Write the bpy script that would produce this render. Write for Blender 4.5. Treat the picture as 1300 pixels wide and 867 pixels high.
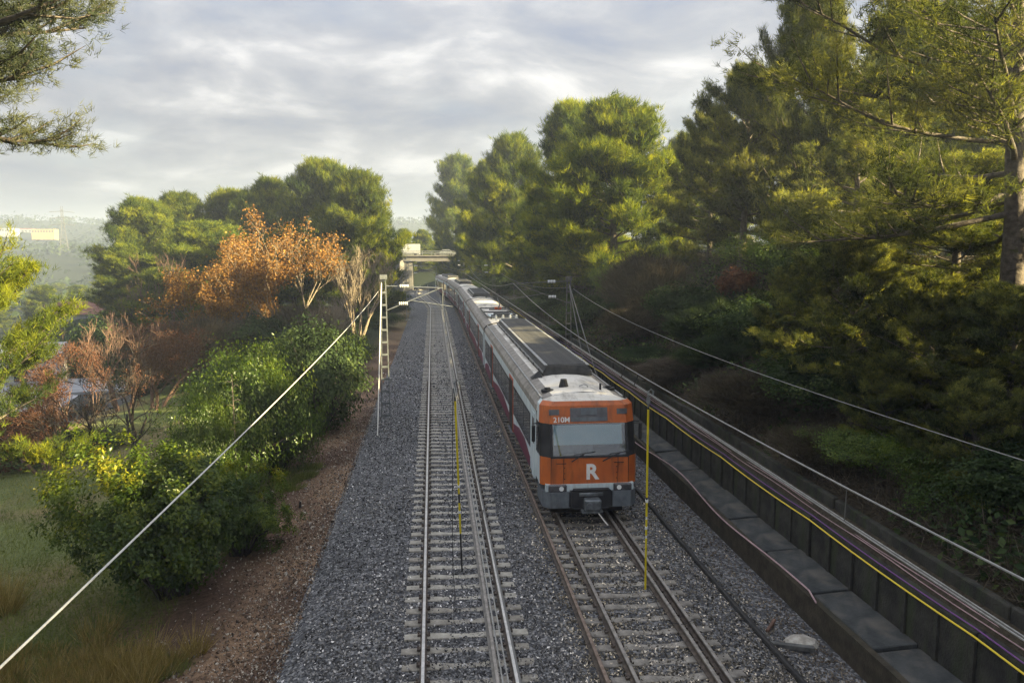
import bpy, math, random
import numpy as np
from mathutils import Vector, Matrix

for _o in list(bpy.data.objects):
    bpy.data.objects.remove(_o)
scene = bpy.context.scene
COL = scene.collection
RAD = math.radians

# ------------------------------------------------------------------ camera
F_PX, YAW, PITCH, CAM_Z = 985.0, RAD(5.85), RAD(6.57), 8.0
cam_data = bpy.data.cameras.new('camera')
cam_data.sensor_width = 36.0
cam_data.lens = F_PX / 1300.0 * 36.0
cam_data.clip_start = 0.1
cam_data.clip_end = 12000.0
cam = bpy.data.objects.new('camera', cam_data)
cam.location = (0, 0, CAM_Z)
cam.rotation_euler = (RAD(90) - PITCH, 0, -YAW)
COL.objects.link(cam)
scene.camera = cam

# ------------------------------------------------------------------ light
SUN_AZ = RAD(110)       # measured from +Y (ahead) towards +X (right)
SUN_EL = RAD(19)
world = bpy.data.worlds.new('World')
scene.world = world
world.use_nodes = True
wn, wl = world.node_tree.nodes, world.node_tree.links
wn.clear()


def wnode(t, **kw):
    n = wn.new(t)
    for k, v in kw.items():
        setattr(n, k, v)
    return n


def wmath(op, a, b=None):
    n = wnode('ShaderNodeMath', operation=op)
    for i, v in enumerate((a, b)):
        if v is None:
            continue
        if isinstance(v, (int, float)):
            n.inputs[i].default_value = v
        else:
            wl.new(v, n.inputs[i])
    return n.outputs[0]


w_out = wnode('ShaderNodeOutputWorld')
w_bg = wnode('ShaderNodeBackground')
w_bg.inputs['Strength'].default_value = 0.05
w_sky = wnode('ShaderNodeTexSky', sky_type='NISHITA', sun_disc=False, sun_elevation=SUN_EL, sun_rotation=SUN_AZ,
              air_density=1.3, dust_density=2.0, ozone_density=1.5)
w_tc = wnode('ShaderNodeTexCoord')
w_sep = wnode('ShaderNodeSeparateXYZ')
wl.new(w_tc.outputs['Generated'], w_sep.inputs[0])
zz = wmath('ADD', wmath('MAXIMUM', w_sep.outputs[2], 0.0), 0.30)
w_comb = wnode('ShaderNodeCombineXYZ')
wl.new(wmath('DIVIDE', w_sep.outputs[0], zz), w_comb.inputs[0])
wl.new(wmath('DIVIDE', w_sep.outputs[1], zz), w_comb.inputs[1])


def wnoise(scale, detail, rough, dist, sc=(1, 1, 1), off=(0, 0, 0)):
    mp = wnode('ShaderNodeMapping')
    mp.inputs['Scale'].default_value = sc
    mp.inputs['Location'].default_value = off
    wl.new(w_comb.outputs[0], mp.inputs[0])
    n = wnode('ShaderNodeTexNoise')
    n.inputs['Scale'].default_value = scale
    n.inputs['Detail'].default_value = detail
    n.inputs['Roughness'].default_value = rough
    n.inputs['Distortion'].default_value = dist
    wl.new(mp.outputs[0], n.inputs['Vector'])
    return n.outputs[0]


def wramp(fac, stops):
    r = wnode('ShaderNodeValToRGB')
    while len(r.color_ramp.elements) < len(stops):
        r.color_ramp.elements.new(0.5)
    for e, (p, c) in zip(r.color_ramp.elements, stops):
        e.position = p
        e.color = (*c, 1)
    wl.new(fac, r.inputs[0])
    return r.outputs[0]


CL = 0.58
cl_shade = wramp(wnoise(2.3, 8, 0.58, 0.35, (1.0, 1.25, 1), (3.2, 1.1, 0)),
                 [(0.35, (1.22 * CL, 1.40 * CL, 1.95 * CL)), (0.46, (1.70 * CL, 1.80 * CL, 2.15 * CL)), (0.54, (2.3 * CL, 2.35 * CL, 2.58 * CL)), (0.66, (4.0 * CL, 3.95 * CL, 3.95 * CL))])
cl_cover = wramp(wnoise(0.9, 5, 0.5, 0.3, (1.0, 1.4, 1), (7.7, 2.3, 0)), [(0.34, (0.88, 0.88, 0.88)), (0.50, (1, 1, 1))])
w_zen = wmath('ADD', wmath('MULTIPLY', wmath('MAXIMUM', w_sep.outputs[2], 0.0), 2.2), 0.72)   # overcast sky: about three times brighter overhead
w_scl = wnode('ShaderNodeVectorMath', operation='SCALE')
wl.new(cl_shade, w_scl.inputs[0])
wl.new(w_zen, w_scl.inputs['Scale'])
w_mix = wnode('ShaderNodeMix', data_type='RGBA')
wl.new(cl_cover, w_mix.inputs[0])
wl.new(w_sky.outputs[0], w_mix.inputs[6])
wl.new(w_scl.outputs[0], w_mix.inputs[7])
wl.new(w_mix.outputs[2], w_bg.inputs['Color'])
wl.new(w_bg.outputs[0], w_out.inputs['Surface'])

sun_data = bpy.data.lights.new('sun', 'SUN')
sun_data.energy = 5.0
sun_data.angle = RAD(0.6)
sun_data.color = (1.0, 0.82, 0.44)
sun = bpy.data.objects.new('sun', sun_data)
COL.objects.link(sun)
sun_dir = Vector((math.sin(SUN_AZ) * math.cos(SUN_EL), math.cos(SUN_AZ) * math.cos(SUN_EL), math.sin(SUN_EL)))
sun.rotation_euler = sun_dir.to_track_quat('Z', 'Y').to_euler()

scene.view_settings.view_transform = 'Standard'
scene.view_settings.look = 'None'
scene.view_settings.exposure = 2.85
scene.view_settings.gamma = 1.0
scene.view_settings.use_curve_mapping = False
scene.render.engine = 'CYCLES'
cy = scene.cycles
cy.use_denoising = True
cy.denoising_prefilter = 'NONE'
cy.max_bounces = 5
cy.diffuse_bounces = 2
cy.glossy_bounces = 2
cy.transmission_bounces = 3
cy.transparent_max_bounces = 8
cy.volume_bounces = 1
cy.caustics_reflective = False
cy.caustics_refractive = False
cy.use_adaptive_sampling = True
cy.adaptive_threshold = 0.014

# ------------------------------------------------------------------ helpers
_F = Vector((math.sin(YAW) * math.cos(PITCH), math.cos(YAW) * math.cos(PITCH), -math.sin(PITCH)))
_R = Vector((math.cos(YAW), -math.sin(YAW), 0))
_U = _R.cross(_F)


def at(px, py, Y):
    """world point where the view direction of a photograph point meets the plane y = Y"""
    d = _F + _R * ((px - 650.0) / F_PX) + _U * ((433.5 - py) / F_PX)
    t = Y / d.y
    return Vector((d.x * t, Y, CAM_Z + d.z * t))


def smooth(a, b, x):
    t = np.clip((np.asarray(x, float) - a) / (b - a), 0, 1)
    return t * t * (3 - 2 * t)


def shift(y):
    """sideways offset of the railway where it bends near the far bridge"""
    return -2.6 * smooth(106, 152, y)


# ---- materials
MATS = {}


def _nt(name):
    m = bpy.data.materials.new(name)
    m.use_nodes = True
    nt = m.node_tree
    b = nt.nodes['Principled BSDF']
    return m, nt, b


def mat(name, c1, c2=None, scale=8.0, rough=0.7, metal=0.0, bump=0.0, bscale=None, detail=5.0, spec=0.3, streak=None, lo=0.35, hi=0.65):
    """noise-mottled principled material; streak = (colour, scale xyz, amount) adds a stretched stain layer"""
    m, nt, b = _nt(name)
    N, L = nt.nodes, nt.links
    b.inputs['Roughness'].default_value = rough
    b.inputs['Metallic'].default_value = metal
    b.inputs['Specular IOR Level'].default_value = spec
    tc = N.new('ShaderNodeTexCoord')
    out = None
    if c2 is None:
        b.inputs['Base Color'].default_value = (*c1, 1)
    else:
        n = N.new('ShaderNodeTexNoise')
        n.inputs['Scale'].default_value = scale
        n.inputs['Detail'].default_value = detail
        n.inputs['Roughness'].default_value = 0.6
        L.new(tc.outputs['Object'], n.inputs['Vector'])
        r = N.new('ShaderNodeValToRGB')
        r.color_ramp.elements[0].position = lo
        r.color_ramp.elements[1].position = hi
        r.color_ramp.elements[0].color = (*c1, 1)
        r.color_ramp.elements[1].color = (*c2, 1)
        L.new(n.outputs[0], r.inputs[0])
        out = r.outputs[0]
    if streak:
        col, sc, amt = streak
        mp = N.new('ShaderNodeMapping')
        mp.inputs['Scale'].default_value = sc
        L.new(tc.outputs['Object'], mp.inputs[0])
        n2 = N.new('ShaderNodeTexNoise')
        n2.inputs['Scale'].default_value = 1.0
        n2.inputs['Detail'].default_value = 6
        n2.inputs['Roughness'].default_value = 0.65
        L.new(mp.outputs[0], n2.inputs['Vector'])
        r2 = N.new('ShaderNodeValToRGB')
        r2.color_ramp.elements[0].position = 0.48
        r2.color_ramp.elements[1].position = 0.68
        r2.color_ramp.elements[0].color = (0, 0, 0, 1)
        r2.color_ramp.elements[1].color = (amt, amt, amt, 1)
        L.new(n2.outputs[0], r2.inputs[0])
        mx = N.new('ShaderNodeMix')
        mx.data_type = 'RGBA'
        L.new(r2.outputs[0], mx.inputs[0])
        if out is None:
            mx.inputs[6].default_value = (*c1, 1)
        else:
            L.new(out, mx.inputs[6])
        mx.inputs[7].default_value = (*col, 1)
        out = mx.outputs[2]
    if out is not None:
        L.new(out, b.inputs['Base Color'])
    if bump:
        n3 = N.new('ShaderNodeTexNoise')
        n3.inputs['Scale'].default_value = bscale or scale * 4
        n3.inputs['Detail'].default_value = 6
        L.new(tc.outputs['Object'], n3.inputs['Vector'])
        bp = N.new('ShaderNodeBump')
        bp.inputs['Strength'].default_value = bump
        bp.inputs['Distance'].default_value = 0.05
        L.new(n3.outputs[0], bp.inputs['Height'])
        L.new(bp.outputs[0], b.inputs['Normal'])
    MATS[name] = m
    return m


def leaf_mat(name, stops, translucent=0.35, gloss=0.0, hue_obj=0.0):
    """foliage: colour from the per-leaf 'tint' value, diffuse + translucent"""
    m = bpy.data.materials.new(name)
    m.use_nodes = True
    N, L = m.node_tree.nodes, m.node_tree.links
    N.clear()
    o = N.new('ShaderNodeOutputMaterial')
    a = N.new('ShaderNodeAttribute')
    a.attribute_name = 'tint'
    r = N.new('ShaderNodeValToRGB')
    while len(r.color_ramp.elements) < len(stops):
        r.color_ramp.elements.new(0.5)
    for e, (p, c) in zip(r.color_ramp.elements, stops):
        e.position = p
        e.color = (*c, 1)
    L.new(a.outputs['Fac'], r.inputs[0])
    oi = N.new('ShaderNodeObjectInfo')
    hs = N.new('ShaderNodeHueSaturation')
    mr = N.new('ShaderNodeMapRange')
    mr.inputs['To Min'].default_value = 0.8
    mr.inputs['To Max'].default_value = 1.2
    L.new(oi.outputs['Random'], mr.inputs['Value'])
    L.new(mr.outputs[0], hs.inputs['Value'])
    L.new(r.outputs[0], hs.inputs['Color'])
    d = N.new('ShaderNodeBsdfDiffuse')
    t = N.new('ShaderNodeBsdfTranslucent')
    L.new(hs.outputs[0], d.inputs['Color'])
    gm = N.new('ShaderNodeMix')
    gm.data_type = 'RGBA'
    gm.blend_type = 'MULTIPLY'
    gm.inputs[0].default_value = 1.0
    gm.inputs[7].default_value = (1.4, 1.35, 0.4, 1)
    L.new(hs.outputs[0], gm.inputs[6])
    L.new(gm.outputs[2], t.inputs['Color'])
    mx = N.new('ShaderNodeMixShader')
    mx.inputs[0].default_value = translucent
    L.new(d.outputs[0], mx.inputs[1])
    L.new(t.outputs[0], mx.inputs[2])
    last = mx.outputs[0]
    if gloss:
        g = N.new('ShaderNodeBsdfGlossy')
        g.inputs['Roughness'].default_value = 0.35
        g.inputs['Color'].default_value = (0.8, 0.85, 0.8, 1)
        m2 = N.new('ShaderNodeMixShader')
        m2.inputs[0].default_value = gloss
        L.new(last, m2.inputs[1])
        L.new(g.outputs[0], m2.inputs[2])
        last = m2.outputs[0]
    L.new(last, o.inputs['Surface'])
    MATS[name] = m
    return m


def attr_mat(name, attr, rough=0.85, mul=1.0, scale=30.0):
    """colour from a per-piece colour attribute, with a little grain"""
    m, nt, b = _nt(name)
    N, L = nt.nodes, nt.links
    a = N.new('ShaderNodeAttribute')
    a.attribute_name = attr
    tc = N.new('ShaderNodeTexCoord')
    n = N.new('ShaderNodeTexNoise')
    n.inputs['Scale'].default_value = scale
    n.inputs['Detail'].default_value = 4
    L.new(tc.outputs['Object'], n.inputs['Vector'])
    r = N.new('ShaderNodeMapRange')
    r.inputs['To Min'].default_value = 0.6 * mul
    r.inputs['To Max'].default_value = 1.4 * mul
    L.new(n.outputs[0], r.inputs['Value'])
    mx = N.new('ShaderNodeVectorMath')
    mx.operation = 'SCALE'
    L.new(a.outputs['Color'], mx.inputs[0])
    L.new(r.outputs[0], mx.inputs['Scale'])
    L.new(mx.outputs[0], b.inputs['Base Color'])
    b.inputs['Roughness'].default_value = rough
    b.inputs['Specular IOR Level'].default_value = 0.25
    MATS[name] = m
    return m


# ---- objects
def tag(o, label=None, cat=None, group=None, kind=None):
    if label:
        o['label'] = label
    if cat:
        o['category'] = cat
    if group:
        o['group'] = group
    if kind:
        o['kind'] = kind
    return o


def empty(name, loc=(0, 0, 0), rz=0.0, label=None, cat=None, group=None):
    o = bpy.data.objects.new(name, None)
    o.empty_display_size = 0.3
    o.location = loc
    o.rotation_euler = (0, 0, rz)
    COL.objects.link(o)
    return tag(o, label, cat, group)


def link(name, me, parent=None, loc=(0, 0, 0), rot=(0, 0, 0), scale=(1, 1, 1)):
    o = bpy.data.objects.new(name, me)
    o.location = loc
    o.rotation_euler = rot
    o.scale = scale
    o.parent = parent
    COL.objects.link(o)
    return o


def np_mesh(name, verts, faces, mats, tint=None, color=None, smooth_shade=False, midx=None):
    """fast mesh from arrays; faces is (M,3) or (M,4); tint / color are per-face"""
    verts = np.asarray(verts, np.float32)
    faces = np.asarray(faces, np.int32)
    me = bpy.data.meshes.new(name)
    nv, (nf, k) = len(verts), faces.shape
    me.vertices.add(nv)
    me.vertices.foreach_set('co', verts.ravel())
    me.loops.add(nf * k)
    me.loops.foreach_set('vertex_index', faces.ravel())
    me.polygons.add(nf)
    me.polygons.foreach_set('loop_start', np.arange(0, nf * k, k, dtype=np.int32))
    if midx is not None:
        me.polygons.foreach_set('material_index', np.asarray(midx, np.int32))
    me.polygons.foreach_set('use_smooth', np.full(nf, smooth_shade, dtype=bool))
    me.update(calc_edges=True)
    if tint is not None:
        at_ = me.attributes.new('tint', 'FLOAT', 'FACE')
        at_.data.foreach_set('value', np.asarray(tint, np.float32))
    if color is not None:
        at_ = me.attributes.new('paint', 'FLOAT_COLOR', 'FACE')
        c = np.ones((nf, 4), np.float32)
        c[:, :3] = color
        at_.data.foreach_set('color', c.ravel())
    for m in (mats if isinstance(mats, (list, tuple)) else [mats]):
        me.materials.append(MATS[m] if isinstance(m, str) else m)
    return me


class MB:
    """collects simple solids and becomes one mesh"""

    def __init__(self):
        self.v, self.f, self.m = [], [], []

    def poly(self, pts, faces, mi=0):
        k = len(self.v)
        self.v += [tuple(p) for p in pts]
        for f in faces:
            self.f.append([i + k for i in f])
            self.m.append(mi)
        return self

    def box(self, c, s, rz=0.0, mi=0, rx=0.0, ry=0.0):
        M = Matrix.Translation(c) @ Matrix.Rotation(rz, 4, 'Z') @ Matrix.Rotation(ry, 4, 'Y') @ Matrix.Rotation(rx, 4, 'X')
        p = [M @ Vector((x * s[0] / 2, y * s[1] / 2, z * s[2] / 2)) for z in (-1, 1) for y in (-1, 1) for x in (-1, 1)]
        return self.poly(p, [(0, 2, 3, 1), (4, 5, 7, 6), (0, 1, 5, 4), (2, 6, 7, 3), (0, 4, 6, 2), (1, 3, 7, 5)], mi)

    def bbox(self, c, s, bev=0.02, mi=0):
        """box with chamfered vertical and top edges"""
        x, y, z = s[0] / 2, s[1] / 2, s[2] / 2
        b = bev

        def ring(zz, ins):
            X, Y = x - ins, y - ins
            return [(c[0] + i, c[1] + j, c[2] + zz) for i, j in ((-X + b, -Y), (X - b, -Y), (X, -Y + b), (X, Y - b), (X - b, Y), (-X + b, Y), (-X, Y - b), (-X, -Y + b))]
        p = ring(-z, b) + ring(-z + b, 0) + ring(z - b, 0) + ring(z, b)
        f = [tuple(range(7, -1, -1)), tuple(range(24, 32))]
        for r in range(3):
            for i in range(8):
                j = (i + 1) % 8
                f.append((r * 8 + i, r * 8 + j, r * 8 + 8 + j, r * 8 + 8 + i))
        return self.poly(p, f, mi)

    def tube(self, pts, rad, n=6, mi=0, cap=True):
        pts = [Vector(p) for p in pts]
        if not hasattr(rad, '__len__'):
            rad = [rad] * len(pts)
        vs = []
        for i, p in enumerate(pts):
            d = (pts[min(i + 1, len(pts) - 1)] - pts[max(i - 1, 0)]).normalized()
            u = d.orthogonal().normalized() if abs(d.z) > 0.95 else d.cross(Vector((0, 0, 1))).normalized()
            w = d.cross(u)
            for k in range(n):
                a = 2 * math.pi * k / n
                vs.append(p + (u * math.cos(a) + w * math.sin(a)) * rad[i])
        f = []
        for i in range(len(pts) - 1):
            for k in range(n):
                j = (k + 1) % n
                f.append((i * n + k, (i + 1) * n + k, (i + 1) * n + j, i * n + j))
        if cap:
            f.append(tuple(range(n)))
            f.append(tuple((len(pts) - 1) * n + k for k in range(n - 1, -1, -1)))
        return self.poly(vs, f, mi)

    def cyl(self, a, b, r, n=12, mi=0, r2=None):
        return self.tube([a, b], [r, r if r2 is None else r2], n, mi)

    def extrude(self, prof, path, mi=0, cap=True, mis=None):
        """profile (x,z) list swept along path points [(x,y,z)] without turning"""
        n = len(prof)
        vs = [(px + a, py, pz + b) for px, py, pz in path for a, b in prof]
        k = len(self.v)
        self.v += vs
        for i in range(len(path) - 1):
            for j in range(n):
                q = (j + 1) % n
                self.f.append([k + i * n + j, k + i * n + q, k + (i + 1) * n + q, k + (i + 1) * n + j])
                self.m.append(mis[j] if mis else mi)
        if cap:
            self.f.append([k + j for j in range(n - 1, -1, -1)])
            self.m.append(mi)
            self.f.append([k + (len(path) - 1) * n + j for j in range(n)])
            self.m.append(mi)
        return self

    def mesh(self, name, mats, shade=False):
        me = bpy.data.meshes.new(name)
        me.from_pydata(self.v, [], self.f)
        for m in (mats if isinstance(mats, (list, tuple)) else [mats]):
            me.materials.append(MATS[m] if isinstance(m, str) else m)
        me.polygons.foreach_set('material_index', self.m)
        if shade:
            me.polygons.foreach_set('use_smooth', [True] * len(me.polygons))
        me.update()
        return me

    def build(self, name, mats, parent=None, loc=(0, 0, 0), rot=(0, 0, 0), shade=False):
        return link(name, self.mesh(name, mats, shade), parent, loc, rot)


def copy_tree(o, parent=None):
    c = o.copy()
    COL.objects.link(c)
    c.parent = parent
    for ch in o.children:
        copy_tree(ch, c)
    return c
# ------------------------------------------------------------------ materials
mat('concrete', (0.20, 0.19, 0.17), (0.34, 0.32, 0.28), 3, 0.85, bump=0.4, bscale=40)
mat('sleeper_concrete', (0.25, 0.235, 0.20), (0.42, 0.40, 0.345), 5, 0.9, bump=0.3, bscale=60)
mat('sleeper_dark', (0.13, 0.12, 0.105), (0.30, 0.28, 0.245), 4, 0.9, bump=0.3, bscale=60)
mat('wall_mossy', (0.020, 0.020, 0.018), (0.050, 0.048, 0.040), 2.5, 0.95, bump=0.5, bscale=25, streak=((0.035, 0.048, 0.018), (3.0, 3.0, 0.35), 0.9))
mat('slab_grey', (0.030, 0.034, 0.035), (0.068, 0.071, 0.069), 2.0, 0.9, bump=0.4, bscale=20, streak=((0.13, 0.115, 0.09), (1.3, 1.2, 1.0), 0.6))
mat('ditch_brown', (0.030, 0.025, 0.017), (0.062, 0.052, 0.036), 3.0, 0.95, bump=0.4, bscale=20, streak=((0.03, 0.03, 0.02), (3, 0.3, 3), 0.8))
mat('rail_steel', (0.42, 0.41, 0.39), (0.62, 0.60, 0.57), 6, 0.38, 0.85)
mat('rail_dull', (0.20, 0.185, 0.165), (0.36, 0.33, 0.30), 6, 0.5, 0.6)
mat('rail_side', (0.055, 0.045, 0.038), (0.13, 0.105, 0.085), 9, 0.8)
mat('rail_rust', (0.11, 0.078, 0.06), (0.23, 0.175, 0.14), 6, 0.75)
mat('rail_grey_side', (0.15, 0.142, 0.13), (0.24, 0.225, 0.205), 5, 0.7)
mat('galvanised', (0.13, 0.145, 0.15), (0.23, 0.245, 0.25), 5, 0.5, 0.3)
mat('dark_steel', (0.06, 0.062, 0.06), (0.13, 0.13, 0.125), 6, 0.6, 0.2)
mat('wire_metal', (0.12, 0.12, 0.115), None, rough=0.5, metal=0.3)
mat('wire_pale', (0.55, 0.54, 0.50), (0.70, 0.69, 0.65), 20, 0.5, 0.2)
mat('wire_grey', (0.20, 0.20, 0.19), (0.30, 0.30, 0.285), 10, 0.55, 0.2)
mat('ceramic', (0.75, 0.77, 0.76), None, rough=0.25)
mat('yellow_plastic', (0.75, 0.62, 0.02), (0.62, 0.50, 0.02), 5, 0.45)
mat('black_rubber', (0.015, 0.015, 0.016), (0.035, 0.033, 0.03), 8, 0.65)
mat('bark', (0.055, 0.045, 0.036), (0.13, 0.11, 0.09), 7, 0.95, bump=0.6, bscale=18)
mat('bark_pale', (0.15, 0.12, 0.085), (0.28, 0.23, 0.165), 6, 0.9)
mat('bark_brown', (0.085, 0.052, 0.040), (0.16, 0.10, 0.075), 6, 0.9)
mat('bark_dark', (0.022, 0.018, 0.016), (0.05, 0.042, 0.036), 6, 0.9)
mat('asphalt', (0.045, 0.045, 0.047), (0.07, 0.07, 0.07), 4, 0.9)
mat('white_paint', (0.28, 0.29, 0.30), (0.36, 0.37, 0.38), 4, 0.5)
mat('ochre_wall', (0.26, 0.19, 0.075), (0.38, 0.28, 0.12), 0.4, 0.8)
mat('white_wall', (0.30, 0.30, 0.30), (0.40, 0.40, 0.40), 0.3, 0.8)
mat('grey_roof', (0.20, 0.21, 0.23), (0.36, 0.37, 0.39), 0.6, 0.6)
mat('blue_shed', (0.18, 0.25, 0.28), (0.26, 0.33, 0.36), 0.8, 0.6)
mat('red_roof', (0.16, 0.07, 0.05), (0.22, 0.10, 0.07), 0.8, 0.8)
mat('window_dark', (0.02, 0.025, 0.03), None, rough=0.15, spec=0.6)
mat('cable_pink', (0.42, 0.29, 0.30), (0.28, 0.19, 0.20), 3, 0.5)
mat('cable_purple', (0.16, 0.06, 0.22), None, rough=0.5)
mat('cable_yellow', (0.72, 0.55, 0.05), None, rough=0.5)
mat('stone_pale', (0.25, 0.23, 0.20), (0.45, 0.43, 0.38), 6, 0.9, bump=0.4)
attr_mat('ballast_stone', 'paint', 0.85)
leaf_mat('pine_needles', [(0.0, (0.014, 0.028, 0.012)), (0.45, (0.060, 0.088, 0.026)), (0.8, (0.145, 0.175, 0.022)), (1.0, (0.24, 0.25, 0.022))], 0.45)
leaf_mat('pine_needles_near', [(0.0, (0.014, 0.022, 0.012)), (0.5, (0.066, 0.082, 0.040)), (1.0, (0.22, 0.225, 0.07))], 0.48)
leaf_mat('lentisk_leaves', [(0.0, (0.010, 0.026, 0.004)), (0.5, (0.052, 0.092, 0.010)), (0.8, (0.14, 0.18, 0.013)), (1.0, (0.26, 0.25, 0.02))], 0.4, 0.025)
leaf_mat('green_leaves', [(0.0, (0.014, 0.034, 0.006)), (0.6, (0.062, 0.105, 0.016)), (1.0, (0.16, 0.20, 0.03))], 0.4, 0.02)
leaf_mat('dark_leaves', [(0.0, (0.014, 0.026, 0.013)), (0.6, (0.046, 0.070, 0.030)), (1.0, (0.105, 0.135, 0.05))], 0.35)
leaf_mat('broom_stems', [(0.0, (0.018, 0.032, 0.016)), (0.6, (0.048, 0.072, 0.034)), (1.0, (0.11, 0.13, 0.05))], 0.2)
leaf_mat('pine_needles_shaded', [(0.0, (0.012, 0.018, 0.012)), (0.5, (0.036, 0.046, 0.028)), (1.0, (0.085, 0.092, 0.05))], 0.25)  # darker needles for the corner pine, its shade put into the colour
leaf_mat('orange_leaves', [(0.0, (0.08, 0.043, 0.022)), (0.5, (0.22, 0.115, 0.042)), (1.0, (0.46, 0.26, 0.075))], 0.4)
leaf_mat('russet_leaves', [(0.0, (0.05, 0.024, 0.018)), (0.6, (0.11, 0.052, 0.035)), (1.0, (0.19, 0.095, 0.055))], 0.35)
leaf_mat('dead_bramble', [(0.0, (0.035, 0.030, 0.024)), (0.6, (0.10, 0.084, 0.066)), (1.0, (0.19, 0.165, 0.13))], 0.2)
leaf_mat('dry_grass', [(0.0, (0.12, 0.10, 0.03)), (0.5, (0.26, 0.20, 0.075)), (1.0, (0.45, 0.36, 0.19))], 0.3)
leaf_mat('meadow_grass', [(0.0, (0.085, 0.115, 0.036)), (0.6, (0.16, 0.19, 0.065)), (1.0, (0.31, 0.285, 0.13))], 0.3)


# ------------------------------------------------------------------ terrain
def vnoise(x, y, s, seed=0):
    """smooth value noise on arrays"""
    x = np.asarray(x, float) / s + seed * 17.3
    y = np.asarray(y, float) / s + seed * 9.1
    xi, yi = np.floor(x), np.floor(y)
    fx, fy = x - xi, y - yi
    fx, fy = fx * fx * (3 - 2 * fx), fy * fy * (3 - 2 * fy)

    def hsh(a, b):
        v = np.sin(a * 127.1 + b * 311.7 + seed * 74.7) * 43758.5453
        return v - np.floor(v)
    return (hsh(xi, yi) * (1 - fx) + hsh(xi + 1, yi) * fx) * (1 - fy) + (hsh(xi, yi + 1) * (1 - fx) + hsh(xi + 1, yi + 1) * fx) * fy


def height(x, y):
    x, y = np.asarray(x, float), np.asarray(y, float)
    xr = x - shift(y)
    nearL = np.interp(xr, [-400, -120, -60, -38, -30, -23, -17, -11, -7, -5, -3.3, -2.5, -1.6], [-14, -13, -11, -8, -4.4, -2.5, -1.8, -1.25, -0.85, -0.6, -0.43, -0.38, -0.38])
    farL = np.interp(xr, [-400, -120, -75, -45, -16, -7, -4.5, -3.2, -1.6], [-14, -13, -8, -0.5, 0.4, 0.2, -0.2, -0.36, -0.36])
    k = smooth(44, 66, y) * (1 - smooth(190, 300, y))
    midL = np.interp(xr, [-400, -120, -60, -36, -27, -20, -15, -7, -4.5, -3.2, -1.6], [-14, -13, -11, -8.5, -5.5, -2.0, -0.4, 0.1, -0.25, -0.38, -0.38])
    k2 = smooth(84, 98, y)
    left = nearL * (1 - k) + (midL * (1 - k2) + farL * k2) * k
    right = np.interp(xr, [6.4, 7.0, 7.7, 8.25, 9.44, 9.62, 12, 16, 20, 22, 31, 36, 60, 100, 300], [-0.36, -0.42, -0.55, -0.62, -0.62, 1.40, 2.5, 4.9, 7.2, 7.6, 7.6, 7.9, 8.5, 10, 14])
    h = np.where(xr < 2, left, right)
    # embankments carrying the road over the railway at the far bridge
    ramp = smooth(150, 163, y) * (1 - smooth(172, 186, y))
    off = np.maximum(smooth(4.4, 9, -xr), 0) * (1 - smooth(16, 30, -xr))
    h = np.where(xr < 2, h + (7.4 - h) * ramp * off, h)
    # beyond the bridge the cutting closes
    beyond = smooth(186, 230, y)
    h = h * (1 - beyond * smooth(-70, -30, x)) + 4.0 * beyond * smooth(-70, -30, x) * (1 - smooth(20, 60, x)) + h * beyond * smooth(20, 60, x)
    # far hill across the valley
    r = y + 0.12 * np.abs(x + 300)
    hill = -14 + 22 * smooth(430, 640, r) + 40 * smooth(760, 1150, r) * (0.8 + 0.4 * vnoise(x, y, 260, 4)) + 10 * smooth(400, 700, r) * (vnoise(x, y, 90, 5) - 0.5)
    kh = smooth(300, 440, y)
    h = h * (1 - kh) + hill * kh
    # small unevenness away from the track bed and the road
    rough_l = smooth(3.2, 5.5, -xr)
    rough_r = smooth(9.9, 12, xr) * (1 - smooth(18, 21, xr))
    h = h + (vnoise(x, y, 2.6, 1) - 0.5) * 0.28 * (rough_l * smooth(0, 1, -xr) + rough_r * 2.0) + (vnoise(x, y, 0.9, 2) - 0.5) * 0.09 * (rough_l + rough_r)
    return h


def H(x, y):
    return float(height(np.array([x]), np.array([y]))[0])


def axis(a, b, fine, lo, hi, grow=1.16):
    c = list(np.arange(a, b + 1e-6, fine))
    s, v = fine, b
    while v < hi:
        s *= grow
        v += s
        c.append(min(v, hi))
    s, v, d = fine, a, []
    while v > lo:
        s *= grow
        v -= s
        d.append(max(v, lo))
    return np.array(d[::-1] + c)


gx = axis(-26, 24, 0.42, -1500, 1100, 1.13)
gx = np.unique(np.concatenate([gx, [6.4, 7.0, 7.7, 8.25, 9.44, 9.62]]))
gy = axis(8, 70, 0.6, -60, 1700, 1.07)
GX, GY = np.meshgrid(gx, gy)
GZ = height(GX, GY)
nx, ny = len(gx), len(gy)
idx = np.arange(nx * ny).reshape(ny, nx)
quads = np.stack([idx[:-1, :-1], idx[:-1, 1:], idx[1:, 1:], idx[1:, :-1]], -1).reshape(-1, 4)
cx_ = (GX[:-1, :-1] + GX[1:, 1:]).ravel() / 2
cy_ = (GY[:-1, :-1] + GY[1:, 1:]).ravel() / 2
xr_ = cx_ - shift(cy_)
nz = vnoise(cx_, cy_, 1.7, 6) - 0.5


def cmix(a, b, t):
    return a * (1 - t[:, None]) + b * t[:, None]


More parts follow.
